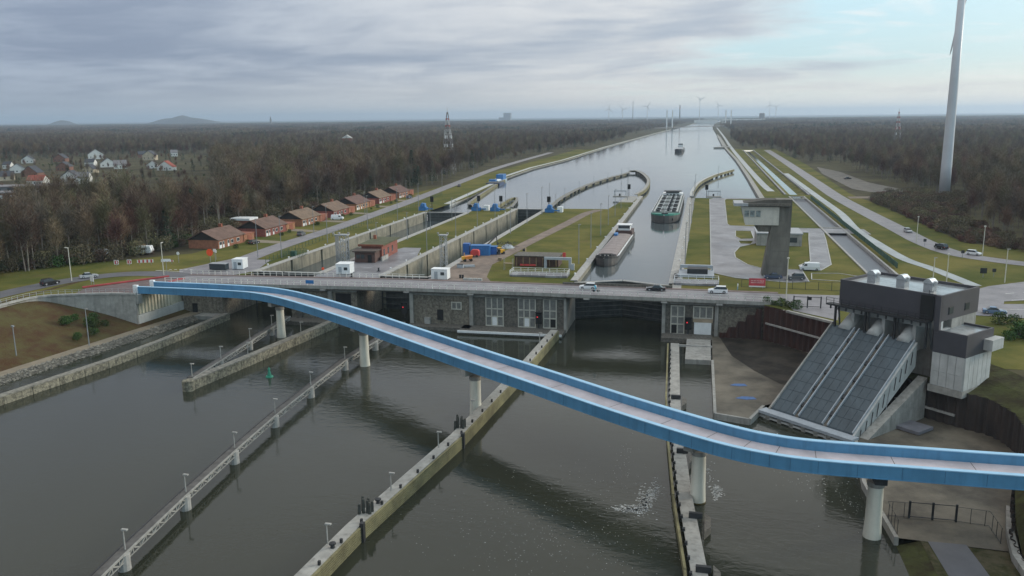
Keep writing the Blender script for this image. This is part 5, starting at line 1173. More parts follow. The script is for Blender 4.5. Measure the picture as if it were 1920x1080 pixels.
t = thing('enclosure', 'small green fenced enclosure beside the left lock', 'enclosure', (-124.5, 240, 9)); part('mesh', railing([(-3, -3), (3, -3), (3, 3), (-3, 3), (-3, -3)], 0, 2.0, 1.0, .04, (1, .7, .4, .05)), m_gf, t, kind='stuff'); part('kiosk', MB().box((0, 0, .8), (1.6, 1.4, 1.6)), m_gf, t)
t = thing('mesh_fence', 'dark mesh fence in front of the car park right of the bridge', 'fence', (20, 212, 9), world=True)
part('mesh', railing([(10, 213), (33, 212)], 9, 2.0, 3.0, .05, (1, .05)), m_dark, t, kind='stuff')
t = thing('entrance_gate', 'dark steel gate with a small sign on the pump station drive', 'gate', (23, 192, 9), world=True)
for x in (20.3, 23.2, 26.0): part('gate_post', MB().bb(x-.12, x+.12, 191.7, 191.95, 9, 11.6), m_dark, t)
part('leaf_frame', MB().beam((20.3, 191.8, 11.4), (26, 191.8, 11.4), .1).beam((20.3, 191.8, 9.3), (26, 191.8, 9.3), .1), m_dark, t, kind='stuff'); part('sign', MB().bb(23.1, 24.0, 191.5, 191.6, 10.8, 11.5), m_black, t)
# ------------------------------------------------------------------ signs
def sign(nm, loc, label, w_, h_, zc, mat, rz=0.0, back=None, round_=False, posts=1, group=None):
    t = thing(nm, label, 'sign', loc, rz, group)
    for k in range(posts): x = 0 if posts == 1 else (-w_*.35+k*w_*.7); part('post', MB().box((x, .08, zc/2), (.1, .1, zc)), m_lamp, t)
    if round_: part('plate', MB().tube((0, -.02, zc), (0, .03, zc), w_/2, w_/2, 16), mat, t)
    else: part('plate', MB().box((0, 0, zc), (w_, .06, h_)), mat, t)
    return t
t = sign('banner', (13.6, 211.6, 9), 'red banner with pale lettering and white lower edge right of the road bridge', 3.9, 1.9, 1.6, M('banner_red', (.48, .06, .075), .6), posts=2)
part('white_strip', MB().box((0, -.02, .55), (3.9, .08, .3)), m_white, t)
mb = MB()
for r_, (n, w0) in enumerate(((9, .22), (11, .17))):
    for k in range(n): mb.box((-1.4+k*2.8/(n-1), -.05, 1.95-.45*r_), (w0*.8, .03, .22))
part('lettering', mb, M('banner_lettering', (.75, .55, .55), .6), t, kind='stuff')
sign('road_sign', (-144.2, 225, 9), 'round orange-red sign beside the lane junction', 2.2, 0, 3.0, m_oran, round_=True)
sign('road_sign', (-142.8, 225.4, 9), 'white round-topped sign on a post right of the orange sign', .9, .9, 3.6, m_white)
sign('road_sign', (-153.2, 222.4, 9), 'white round sign at the edge of the wood left of the junction', 1.0, 0, 2.9, m_white, round_=True)
sign('road_sign', (-145.4, 230, 9), 'small white sign under the trees by the lane', .8, .8, 2.5, m_white)
sign('direction_board', (-155.1, 187.4, 9), 'white direction boards on the grass inside the left bend', 2.2, 1.6, 1.8, m_white, rz=-.5, posts=2)
sign('road_sign', (-99.2, 207.2, 9.6), 'small orange disc on a post beside the middle of the road bridge', .8, 0, 1.9, m_oran, round_=True)
t = sign('traffic_sign', (-96.5, 193.6, zr(-96)+.2), 'blue plate on the near railing of the road bridge', 2.2, .9, .8, m_blue)
for k, (x, y, wd) in enumerate(((-168.6, 214.6, 1.3), (-165.3, 216.0, 1.3))):
    t = sign('chevron_sign', (x, y, 9), ('left' if k == 0 else 'right') + ' one of two red and white chevron boards at the left bend', wd, 1.3, 1.1, m_white, rz=.35)
    part('chevron', MB().prism([(-.45, -.06), (-.05, -.06), (-.05, -.09), (-.45, -.09)], .6, 1.6).add([(.0, -.07, .55), (.35, -.07, 1.1), (.0, -.07, 1.65), (.3, -.07, 1.65), (.62, -.07, 1.1), (.3, -.07, .55)], [(0, 5, 4, 1), (1, 4, 3, 2)]), m_red, t, kind='stuff')
t = sign('chevron_sign', (-161.2, 217.8, 9), 'long red and white chevron barrier at the left bend', 4.6, .9, 1.1, m_white, rz=.35, posts=2)
for k in range(4): part('chevron', MB().box((-1.7+k*1.15, -.05, 1.1), (.5, .04, .85)), m_red, t)
t = sign('chevron_sign', (-155.5, 220.2, 9), 'low red and white marker barrier at the far end of the bend', 3.6, .5, .9, m_white, rz=.3, posts=2)
for k in range(4): part('marker', MB().box((-1.3+k*.9, -.05, .9), (.4, .04, .45)), m_red, t)
t = sign('direction_board', (-144.2, 203.6, 9), 'small white direction board on the cream lamp post by the bridge', 2.6, .7, 4.2, m_white, rz=.2)
for k, (x, y, l) in enumerate(((69.8, 291, 'dark square sign on the inner edge of the right road bend, farthest'), (70.8, 281, 'dark square sign on the inner edge of the right road bend, middle'), (74.8, 268, 'dark square sign on the inner edge of the right road bend, nearest'), (71.2, 236, 'large dark sign on the lawn right of the pump station'), (74, 237, 'small dark sign beside the large one on the lawn'))):
    sign('road_sign', (x, y, 9), l, .9 if k != 3 else 1.6, .9 if k != 3 else 1.4, 1.8, m_dark)
single('traffic_cone', MB().lathe((0, 0, 0), [(.45, 0), (.4, .08), (.06, .9)], 8), m_oran, 'orange cone on the lawn right of the pump station', 'cone', org=(72.8, 233.5, 9))
single('utility_box', MB().box((0, 0, .8), (1.3, 1.0, 1.6)), m_dark, 'dark box on the round grass island by the white van', 'box', org=(35, 230, 9))
# ------------------------------------------------------------------ lamp posts
def lamps(pts, h, label, group, mat=None, hd='T', rz=0.0):
    for p in pts: lamp((p[0], p[1], 8.95), h, label, group, mat, hd, rz)
lamps([(-126.5, 236), (-126, 268), (-125.9, 304), (-125.5, 336), (-125, 362)], 13, 'tall thin lamp post on the grass strip left of the left lock', 'lamps left of the left lock')
lamps([(-101.5, 252), (-101.2, 280), (-101.2, 306), (-101, 334), (-100.8, 358)], 9.5, 'thin lamp post on the left edge of the island between two locks', 'lamps on the left edge of the island')
lamps([(-86.4, 257), (-86.4, 290), (-86.4, 320), (-86.6, 350), (-87, 372)], 13, 'tall thin lamp post along the middle lock on the narrow island', 'lamps along the middle lock')
lamps([(-68.5, 300), (-68.5, 330), (-68.5, 362), (-68.8, 382)], 12, 'thin lamp post on the right side of the middle lock', 'lamps right of the middle lock')
lamps([(-34.6, 240), (-35, 270), (-35.4, 300), (-36, 330), (-36.4, 360), (-37, 392), (-37.4, 430)], 11.5, 'thin lamp post along the left quay of the right lock', 'lamps on the left quay of the right lock')
lamps([(-4.4, 240), (-4.3, 290), (-4.2, 340), (-4.1, 390), (-4.1, 438), (8.2, 508)], 12.5, 'thin lamp post along the right quay of the right lock', 'lamps on the right quay of the right lock')
lamps([(-142.6, 292), (-146.8, 352), (-151.6, 420), (-157, 500), (-164, 600)], 10, 'lamp post beside the lane past the bungalows', 'lamps along the lane')
lamps([(-134.6, 236)], 12, 'tall grey lamp post at the start of the lane', 'lamps at the lane start')
lamp((-164.8, 191.5, 9), 9.0, 'cream lamp post on the verge inside the left bend', 'cream lamp posts', m_lampw, 'long', PI*.9)
lamp((-145.1, 203.4, 9), 9.0, 'cream lamp post at the left end of the road bridge', 'cream lamp posts', m_lampw, 'long', PI*.6)
lamp((68.9, 298, 9), 8.5, 'cream lamp post on the outer edge of the right road, farther one', 'cream lamp posts', m_lampw, 'cap')
lamp((81, 271, 9), 9.0, 'cream lamp post on the outer edge of the right road bend', 'cream lamp posts', m_lampw, 'cap')
lamp((74.3, 229.6, 9), 8.5, 'pale lamp post on the lawn right of the pump station', 'cream lamp posts', m_lampw, 'T')
lamp((57.6, 229, 9), 6, 'short pale lamp post beside the white path', 'cream lamp posts', m_lampw, 'T')
lamp((60.5, 228, 9), 7, 'pale post beside the white path right of the short lamp', 'cream lamp posts', m_lampw, 'cap')
lamp((19.5, 200.6, 9), 9.5, 'white flagpole-like post right of the road bridge', 'cream lamp posts', m_lampw, 'cap')
lamp((-135.2, 160.2, 1.0), 8.6, 'grey lamp post on the towpath below the left embankment', 'towpath lamps', m_lamp, 'T')
lamp((-141.5, 146, 2.2), 6.5, 'bare thin post on the brown embankment at far left', 'towpath lamps', m_lamp, 'cap')
# bollards on the lock copings
for x, ys in ((-123.6, range(222, 362, 13)), (-85.6, range(222, 380, 13)), (-33.0, range(222, 440, 24)), (-6.0, range(225, 440, 24))):
    for y in ys:
        o = single('coping_bollard', LPB if 'LPB' in globals() else MB().lathe((0, 0, 0), [(.22, 0), (.16, .3), (.28, .4), (.26, .65)], 8).mesh('coping_bollard'), m_white, 'white bollard on the coping of the ' + {-123.6: 'left lock', -85.6: 'middle lock', -33.0: 'left quay of the right lock', -6.0: 'right quay of the right lock'}[x], 'bollard', 'white bollards on the ' + {-123.6: 'left lock', -85.6: 'middle lock', -33.0: 'left quay', -6.0: 'right quay'}[x])
        LPB = o.data; o.location = (x, y, 9.0)

# small clutter on the work site and lock platforms
def clutter(nm, label, cat, loc, parts, rz=0.0):
    t = thing(nm, label, cat, loc, rz)
    for n_, mb_, mt_ in parts: part(n_, mb_, mt_, t)
pal = M('pallet_wood', (.26, .20, .13), .9, .2, 1)
clutter('pallet_stack', 'stack of wooden pallets near the dirt track on the work site', 'pallets', (-58.6, 242, 9), [('pallet', MB().box((0, 0, .1+.17*k), (1.2, 1.0, .13), rz=.05*k), pal) for k in range(5)])
clutter('pipe_stack', 'bundle of grey pipes lying left of the dirt track', 'pipes', (-64.8, 229, 9), [('pipe', MB().tube((-2, .3*k, .15+.26*(k % 2)), (2, .3*k, .15+.26*(k % 2)), .14, .14, 8), m_galv) for k in range(6)], .4)
clutter('oil_drum', 'two dark drums standing right of the third white cabin', 'drums', (-62.5, 213, 9), [('drum', MB().lathe((.7*k, 0, 0), [(.3, 0), (.3, .9), (.27, .92)], 10), m_dark) for k in range(2)])
clutter('tool_crate', 'grey tool crate beside the lattice mast at the middle lock', 'crate', (-66.8, 228, 9), [('box', MB().box((0, 0, .5), (1.8, 1.0, 1.0)), m_grey), ('lid', MB().box((0, 0, 1.05), (1.9, 1.1, .1)), m_dark)])
clutter('concrete_blocks', 'row of pale concrete barrier blocks behind the third white cabin', 'blocks', (-60, 209.2, 9), [('block', MB().box((1.3*k, 0, .4), (1.1, .6, .8)), m_concl) for k in range(4)])
clutter('cable_reel', 'wooden cable reel on the grass beside the dirt track', 'reel', (-54.5, 258, 9), [('flange', MB().tube((-.5, 0, .8), (-.4, 0, .8), .8, .8, 14), pal), ('flange', MB().tube((.4, 0, .8), (.5, 0, .8), .8, .8, 14), pal), ('drum', MB().tube((-.4, 0, .8), (.4, 0, .8), .45, .45, 12), m_dark)])
clutter('rubbish_skip', 'dark open skip behind the rust brown machine housing', 'skip', (-49, 246, 9), [('tub', MB().loft([[(-1.6, -.8, 0), (1.6, -.8, 0), (1.6, .8, 0), (-1.6, .8, 0)], [(-2.2, -.9, 1.4), (2.2, -.9, 1.4), (2.2, .9, 1.4), (-2.2, .9, 1.4)]]), m_rustd), ('rim', MB().box((0, 0, 1.42), (4.5, 1.9, .08)), m_dark)])
clutter('scaffold_frame', 'thin scaffold frame on the left side of the right lock', 'scaffold', (-52.5, 227, 9), [('upright', MB().beam((x, y, 0), (x, y, 3.2), .08), m_galv) for x in (-1.2, 1.2) for y in (-.6, .6)] + [('platform', MB().box((0, 0, 1.9), (2.6, 1.3, .1)), pal)])
clutter('control_cabinet', 'pale control cabinet beside the portal frame', 'cabinet', (-34.8, 229.5, 9), [('body', MB().box((0, 0, .9), (1.0, .6, 1.8)), m_concl), ('door', MB().box((0, -.32, .9), (.8, .04, 1.5)), m_grey)])
for k, (x, y) in enumerate(((-112, 209.5), (-101, 221), (-88, 219), (-92, 209.5))):
    clutter('mooring_post', 'dark mooring post on the apron, ' + ['left of the middle site cabin', 'at the corner of the left lock', 'at the corner of the middle lock', 'right of the middle site cabin'][k], 'post', (x, y, 9), [('post', MB().lathe((0, 0, 0), [(.25, 0), (.25, .9), (.35, 1.0)], 8), m_dark), ('base', MB().box((0, 0, .05), (.9, .9, .1)), m_dark)])
# ------------------------------------------------------------------ trees
m_bark = M('bark', (.16, .14, .115), .9, .3, .8, randv=.25)
m_twig = M('bare_twigs', (.14, .097, .068), .95, .3, .12, randv=.36, rgb2=(.18, .128, .09))
m_twig2 = M('reddish_twigs', (.15, .086, .064), .95, .3, .12, randv=.3)
m_twig4 = M('olive_twigs', (.10, .085, .045), .95, .3, .12, randv=.3)
m_twig3 = M('grey_twigs', (.14, .115, .09), .95, .3, .12, randv=.3)
m_needle = M('conifer_needles', (.022, .042, .022), .95, .3, .3, randv=.3)
m_leaf = M('evergreen_leaves', (.05, .085, .025), .8, .4, .5, randv=.3)
for _m in (m_twig, m_twig2, m_twig3, m_needle, m_leaf): _m.node_tree.nodes['Principled BSDF'].inputs['Specular IOR Level'].default_value = .1
def bare(seed, h, cw, n=620, low=.32, wtw=.075, tw=(1.2, 2.6)):
    r = random.Random(seed); tr = MB(); cr = MB()
    lean = (r.uniform(-.05, .05)*h, r.uniform(-.05, .05)*h)
    tr.tube((0, 0, -.4), (lean[0]*.5, lean[1]*.5, h*.45), .022*h*.5+.06, .012*h*.5+.04, 6, False); tr.tube((lean[0]*.5, lean[1]*.5, h*.45), (lean[0], lean[1], h*.85), .010*h*.5+.04, .03, 5, False)
    ends = []
    for k in range(9):
        z0 = h*r.uniform(low, .7); a = r.uniform(0, 6.28); l = cw*r.uniform(.5, 1.0)*(1.1-z0/h*.5)
        f = z0/h; p = Vector((lean[0]*f, lean[1]*f, z0)); q = p+Vector((math.cos(a)*l*.75, math.sin(a)*l*.75, l*r.uniform(.5, 1.1)))
        tr.tube(p, q, .008*h*.5+.03, .025, 4, False); ends.append((p, q))
    ends.append((Vector((lean[0]*.6, lean[1]*.6, h*.55)), Vector((lean[0], lean[1], h*.92))))
    for k in range(n):
        p, q = r.choice(ends); c = p.lerp(q, r.uniform(.25, 1.05))
        c = c+Vector((r.gauss(0, cw*.22), r.gauss(0, cw*.22), r.gauss(.03*h, h*.07)))
        if c.z < h*low*.8: c.z = h*low+r.random()*h*.2
        d = Vector((c.x*.6+r.gauss(0, 1), c.y*.6+r.gauss(0, 1), 1.1+r.random()*1.3)).normalized()
        l = r.uniform(*tw); s = d.cross(Vector((r.gauss(0, 1), r.gauss(0, 1), r.gauss(0, 1)))).normalized()*wtw*r.uniform(.5, 1.3)
        o = len(cr.v); cr.v += [tuple(c-s), tuple(c+s), tuple(c+d*l)]; cr.f.append((o, o+1, o+2))
    return tr.mesh('trunk'), cr.mesh('crown')
def conifer(seed, h):
    r = random.Random(seed); tr = MB().tube((0, 0, -.3), (0, 0, h*.9), .3, .05, 6, False); cr = MB()
    for k in range(520):
        z = h*(.10+.88*r.random()**1.3); R0 = (h-z)*.26+.15; a = r.uniform(0, 6.28); rr_ = R0*math.sqrt(r.uniform(.25, 1))
        c = Vector((math.cos(a)*rr_, math.sin(a)*rr_, z)); d = Vector((math.cos(a), math.sin(a), -.35+r.gauss(0, .2))).normalized()
        s = d.cross(Vector((0, 0, 1))).normalized()*r.uniform(.25, .5); o = len(cr.v)
        cr.v += [tuple(c-s), tuple(c+s), tuple(c+d*r.uniform(.7, 1.4))]; cr.f.append((o, o+1, o+2))
    return tr.mesh('trunk'), cr.mesh('crown')
def bushy(seed, h, w_, n=420, sz=.35):
    r = random.Random(seed); tr = MB(); cr = MB()
    for k in range(5): a = r.uniform(0, 6.28); tr.tube((0, 0, -.2), (math.cos(a)*w_*.4, math.sin(a)*w_*.4, h*.7), .06, .03, 4, False)
    for k in range(n):
        a = r.uniform(0, 6.28); u_ = r.random()**.5; z = h*r.uniform(.08, 1); rr_ = w_*u_*math.sqrt(max(.05, 1-(z/h-.4)**2*1.6))*r.uniform(.7, 1.1)
        c = Vector((math.cos(a)*rr_, math.sin(a)*rr_, z)); d = Vector((r.gauss(0, 1), r.gauss(0, 1), r.gauss(.6, 1))).normalized(); s = d.cross(Vector((r.gauss(0, 1), r.gauss(0, 1), 1))).normalized()*sz*.4
        o = len(cr.v); cr.v += [tuple(c-s), tuple(c+s), tuple(c+d*sz*1.5)]; cr.f.append((o, o+1, o+2))
    return tr.mesh('stem'), cr.mesh('foliage')
TREES = [bare(11, 21, 4.0, 1150), bare(12, 24, 4.6, 1250), bare(13, 18, 3.8, 1050), bare(14, 22, 3.4, 1050, .42), bare(15, 20, 5.0, 1300, .28), bare(16, 23, 4.2, 1150, .5)]
tm = [m_twig, m_twig4, m_twig2, m_twig3, m_twig, m_twig]
for (a, b), m in zip(TREES, tm): a.materials.append(m_bark); b.materials.append(m)
CON = [conifer(21, 17), conifer(22, 22)]
for a, b in CON: a.materials.append(m_bark); b.materials.append(m_needle)
SHR = [bushy(31, 3.2, 2.2), bushy(32, 4.2, 2.8), bushy(33, 2.4, 1.9)]
for (a, b), m in zip(SHR, (m_twig, m_twig4, m_twig2)): a.materials.append(m_bark); b.materials.append(m)
EVG = [bushy(41, 2.2, 1.8, 380, .32), bushy(42, 3.0, 2.2, 420, .35)]
for a, b in EVG: a.materials.append(m_bark); b.materials.append(m_leaf)
def pline(pts):
    def f(y):
        if y <= pts[0][0]: return pts[0][1]
        for (a, b), (c, d) in zip(pts[:-1], pts[1:]):
            if y <= c: return b+(d-b)*(y-a)/(c-a)
        return pts[-1][1]
    return f
ledge = pline([(190, -196), (205, -187), (217, -177), (245, -171), (262, -174), (460, -174), (500, -168), (620, -180), (730, -186), (1000, -188), (1190, -158), (2059, -136), (2700, -120), (4200, -80), (6000, 0)])
redge = pline([(262, 126), (276, 100), (300, 84), (440, 79), (460, 86), (486, 120), (500, 120), (560, 107), (740, 106), (790, 84), (1060, 80), (1110, 44), (2900, 46), (4200, 80), (6000, 160)])
def zone(x, y):
    """'' none, 'f' wood, 'v' village clearing, 'b' shrub land"""
    if x < ledge(y):
        an_ = math.degrees(math.atan2(-x, y)); d = math.hypot(x, y)
        if an_ > 32 and 385 < d < 1130: return 'v'
        if 420 < y < 640 and x > -205 and an_ < 30 and math.hypot(x+191, y-626) < 16: return ''
        return 'f'
    if x > redge(y):
        if math.hypot(x-118, y-463) < 5: return ''
        az_ = math.degrees(math.atan2(x, y))
        if y < 470 and (az_ < 15.6 or x < redge(y)+16): return 'b'
        if 486 < y < 790 and x < 112: return ''
        return 'f'
    return ''
def infov(x, y, m=43.0):
    a = math.degrees(math.atan2(x, y))+12.8
    return abs(a) < m and y > 120
rnd = random.Random(99)
near = []
def scatter(x0, x1, y0, y1, sp):
    nx, ny = int((x1-x0)/sp), int((y1-y0)/sp)
    for i in range(nx):
        for j in range(ny):
            x = x0+(i+rnd.random())*sp; y = y0+(j+rnd.random())*sp
            if infov(x, y): yield x, y
pts_f, pts_b, pts_v, pts_u = [], [], [], []
for x, y in scatter(-300, -165, 195, 470, 3.4):
    if zone(x, y) == 'f': pts_u.append((x, y))
for x, y in scatter(-560, 560, 190, 700, 7.2):
    z = zone(x, y)
    if z == 'f': pts_f.append((x, y))
    elif z == 'v' and rnd.random() < .16: pts_v.append((x, y))
for x, y in scatter(78, 190, 262, 520, 3.4):
    if zone(x, y) == 'b': pts_b.append((x, y))
far1 = []
pts_l = [(x, y) for x, y in ((-178-rnd.random()*70, 40+rnd.random()*165) for k in range(190)) if x < ledge(y)+6]
for x, y in scatter(-1700, 1500, 190, 1650, 9.5):
    if abs(x) < 560 and y < 700: continue
    z = zone(x, y)
    if z == 'f': far1.append((x, y))
    elif z == 'v' and rnd.random() < .2: pts_v.append((x, y))
def tree(x, y, i, s, label, group, zz_=8.9, meshes=TREES, nm='bare_tree', cat='tree'):
    t = bpy.data.objects.new(nm, None); C.objects.link(t); t.location = (x, y, zz_); t.rotation_euler = (0, 0, rnd.uniform(0, 6.28)); t.scale = (s*rnd.uniform(.9, 1.1),)*2+(s,)
    tag(t, label, cat, group)
    for nm_, me in zip(('trunk', 'crown') if cat == 'tree' else ('stem', 'foliage'), meshes[i]):
        o = bpy.data.objects.new(nm_, me); C.objects.link(o); o.parent = t
left = sorted([p for p in pts_f if p[0] < 0], key=lambda p: p[1]*.8-(p[0]+170)*.6)
right = sorted([p for p in pts_f if p[0] > 0], key=lambda p: math.hypot(*p))
for k, (x, y) in enumerate(left[:170]):
    if y < 300: lb, gr = 'bare brown tree at the front of the left wood above the bend', 'trees at the front of the left wood'
    else: lb, gr = 'bare brown tree in the left wood behind the bungalows', 'trees behind the bungalows'
    tree(x, y, rnd.randrange(6), rnd.uniform(.85, 1.1)*(.86 if -x/y > .66 else 1), lb, gr)
for x, y in right[:60]: tree(x, y, rnd.randrange(6), rnd.uniform(.55, .8), 'bare brown tree in the wood at the far right', 'trees in the right wood')
con_pts = [(-178, 505, 1, 1.05, 'tall dark conifer standing out at the edge of the left wood'), (-176, 250, 0, .8, 'dark conifer behind the first bungalow'), (126, 395, 0, .7, 'dark conifer in the shrubs right of the wind turbine')]
for x, y, i, s, lb in con_pts: tree(x, y, i, s, lb, None, meshes=CON, nm='conifer_tree')
pts_b.sort(key=lambda p: math.hypot(*p))
for x, y in pts_b[:110]: tree(x, y, rnd.randrange(3), rnd.uniform(.6, 1.15), 'low reddish-brown bare shrub beside the right road', 'shrubs beside the right road', meshes=SHR, nm='shrub', cat='shrub')
for k in range(11):
    x = -148+rnd.uniform(0, 10); y = 162+rnd.uniform(-3, 11); f = max(0, min(1, (x+157.5)/18)); tree(x, y, rnd.randrange(2), rnd.uniform(.5, .9), 'green ivy-like shrub on the left embankment below the retaining wall', 'shrubs on the left embankment', zz_=8.6-6.6*f, meshes=EVG, nm='evergreen_shrub', cat='shrub')
for k in range(22): tree(56+rnd.uniform(0, 22), 176+rnd.uniform(-6, 9), rnd.randrange(2), rnd.uniform(.5, 1.0), 'dark green shrub on the verge right of the pump station', 'shrubs right of the pump station', meshes=EVG, nm='evergreen_shrub', cat='shrub')
for k in range(7):
    for q in range(2): tree(-153.6+rnd.uniform(-1, 2.5), 251+29.6*k+rnd.uniform(0, 12), rnd.randrange(2), rnd.uniform(.35, .7), 'small garden shrub in front of the bungalows', 'garden shrubs by the bungalows', meshes=EVG, nm='evergreen_shrub', cat='shrub')
for k in range(5): tree(14.8+k*1.5, 194.6-k*1.1, rnd.randrange(2), rnd.uniform(.4, .7), 'shrub above the rusty sheet piles', 'shrubs above the sheet piles', meshes=EVG, nm='evergreen_shrub', cat='shrub')
# ------------------------------------------------------------------ the rest of the woods: one mass, instanced
def pool(name, objs):
    col = bpy.data.collections.new(name)
    for i, me in enumerate(objs): o = bpy.data.objects.new('%s_%d' % (name, i), me); col.objects.link(o)
    return col
def joined(a, b, sc_=1.0):
    me = bpy.data.meshes.new('tree'); va = [tuple(v.co) for v in a.vertices]; vb = [tuple(v.co) for v in b.vertices]; o = len(va)
    me.from_pydata(va+vb, [], [tuple(p.vertices) for p in a.polygons]+[tuple(i+o for i in p.vertices) for p in b.polygons])
    me.materials.append(a.materials[0]); me.materials.append(b.materials[0]); me.polygons.foreach_set('material_index', [0]*len(a.polygons)+[1]*len(b.polygons)); me.update(); return me
def instances(name, pts, col, smin, smax, label, cat, z=8.9, seed=1):
    me = bpy.data.meshes.new(name); me.from_pydata([(x, y, z) for x, y in pts], [], []); o = bpy.data.objects.new(name, me); C.objects.link(o)
    tag(o, label, cat, None, 'stuff')
    ng = bpy.data.node_groups.new(name, 'GeometryNodeTree'); ng.interface.new_socket('Geometry', in_out='INPUT', socket_type='NodeSocketGeometry'); ng.interface.new_socket('Geometry', in_out='OUTPUT', socket_type='NodeSocketGeometry')
    gi = ng.nodes.new('NodeGroupInput'); go = ng.nodes.new('NodeGroupOutput'); ci = ng.nodes.new('GeometryNodeCollectionInfo'); ci.inputs[0].default_value = col; ci.inputs['Separate Children'].default_value = True; ci.inputs['Reset Children'].default_value = True
    m2p = ng.nodes.new('GeometryNodeMeshToPoints'); ip = ng.nodes.new('GeometryNodeInstanceOnPoints'); ip.inputs['Pick Instance'].default_value = True
    rs = ng.nodes.new('FunctionNodeRandomValue'); rs.data_type = 'FLOAT'; rs.inputs[2].default_value = smin; rs.inputs[3].default_value = smax; rs.inputs['Seed'].default_value = seed
    rv = ng.nodes.new('FunctionNodeRandomValue'); rv.data_type = 'FLOAT_VECTOR'; rv.inputs[0].default_value = (0, 0, 0); rv.inputs[1].default_value = (0, 0, 6.28); rv.inputs['Seed'].default_value = seed+5
    l = ng.links.new; l(gi.outputs[0], m2p.inputs[0]); l(m2p.outputs[0], ip.inputs['Points']); l(ci.outputs[0], ip.inputs['Instance']); l(rv.outputs[0], ip.inputs['Rotation']); l(rs.outputs[1], ip.inputs['Scale']); l(ip.outputs[0], go.inputs[0])
    md = o.modifiers.new('scatter', 'NODES'); md.node_group = ng; return o
mixp = pool('tree_pool', [joined(*t) for t in TREES] + [joined(*TREES[1]), joined(*TREES[0]), joined(*TREES[3]), joined(*TREES[4])] + [joined(*CON[0])])
from mathutils import noise as mnoise
def thin(pts): return [p for p in pts if mnoise.noise(Vector((p[0]*.012, p[1]*.012, 3.3)))+.45*mnoise.noise(Vector((p[0]*.05, p[1]*.05, 9.1))) > -.38]
instances('middle_left_wood', thin([p for p in far1 if p[0] < 0]), mixp, .42, .82, 'lower bare wood spreading behind the bungalows and the village', 'wood', seed=12)
instances('left_wood', pts_l + left[170:], mixp, .62, 1.08, 'wide bare brown wood stretching away left of the canal', 'wood')
instances('middle_right_wood', thin([p for p in far1 if p[0] > 0]), mixp, .40, .80, 'lower bare wood spreading away behind the wind turbine', 'wood', seed=13)
instances('right_wood', thin(right[60:]), mixp, .48, .92, 'wide bare brown wood stretching away right of the canal', 'wood', seed=2)
villp = pool('garden_pool', [joined(*TREES[0]), joined(*TREES[2]), joined(*EVG[1]), joined(*CON[0]), joined(*SHR[1])])
instances('village_garden_trees', pts_v, villp, .24, .5, 'garden trees and hedges scattered among the village houses', 'trees', seed=3)
instances('right_shrubland', pts_b[110:], pool('shrub_pool', [joined(*s) for s in SHR]), .6, 1.2, 'reddish-brown scrub around the foot of the wind turbine', 'scrub', seed=4)
instances('wood_undergrowth', pts_u, pool('undergrowth_pool', [joined(*SHR[0]), joined(*SHR[1]), joined(*SHR[1]), joined(*EVG[0])]), .6, 1.5, 'brown undergrowth between the trunks of the left wood', 'undergrowth', seed=9)
# far woods: each instance is a patch of many crowns
def patch(seed, w_=90.0, n=46):
    r = random.Random(seed); cr = MB()
    for k in range(n):
        cx, cy, h, cw = r.uniform(-w_/2, w_/2), r.uniform(-w_/2, w_/2), r.uniform(11, 19), r.uniform(3, 5)
        for j in range(34):
            c = Vector((cx+r.gauss(0, cw*.5), cy+r.gauss(0, cw*.5), h*r.uniform(.35, .92))); d = Vector((r.gauss(0, .7), r.gauss(0, .7), 1.2)).normalized(); s = d.cross(Vector((r.gauss(0, 1), r.gauss(0, 1), .1))).normalized()*r.uniform(.3, .7); o = len(cr.v)
            cr.v += [tuple(c-s), tuple(c+s), tuple(c+d*r.uniform(2, 4))]; cr.f.append((o, o+1, o+2))
    me = cr.mesh('patch'); me.materials.append((m_twig, m_twig3, m_twig, m_needle)[seed % 4] if seed % 8 != 3 else m_needle); return me
pp = pool('patch_pool', [patch(k) for k in (0, 1, 2, 4, 5, 6, 8, 3)])
fp = []
for x, y in scatter(-6200, 5600, 1500, 7200, 78):
    if math.hypot(x, y) < 1640 or y < 1560 and abs(x) < 1500: continue
    if x < ledge(y)-35 or x > redge(y)+35:
        if rnd.random() < .93: fp.append((x, y))
for x, y in scatter(-3300, 3300, 190, 1560, 78):
    if (x < -1700 or x > 1500) and rnd.random() < .93: fp.append((x, y))
instances('far_wood', fp, pp, .6, .95, 'far flat woodland reaching to the horizon', 'wood', seed=6)
fl = []
for x, y in ((ledge(y)-18, y) for y in range(1660, 4200, 34)): fl.append((x, y))
for x, y in ((redge(y)+16, y) for y in range(1660, 4200, 34)): fl.append((x, y))
instances('far_bank_trees', fl, mixp, .55, .8, 'bare trees lining both far canal banks', 'trees', seed=8)
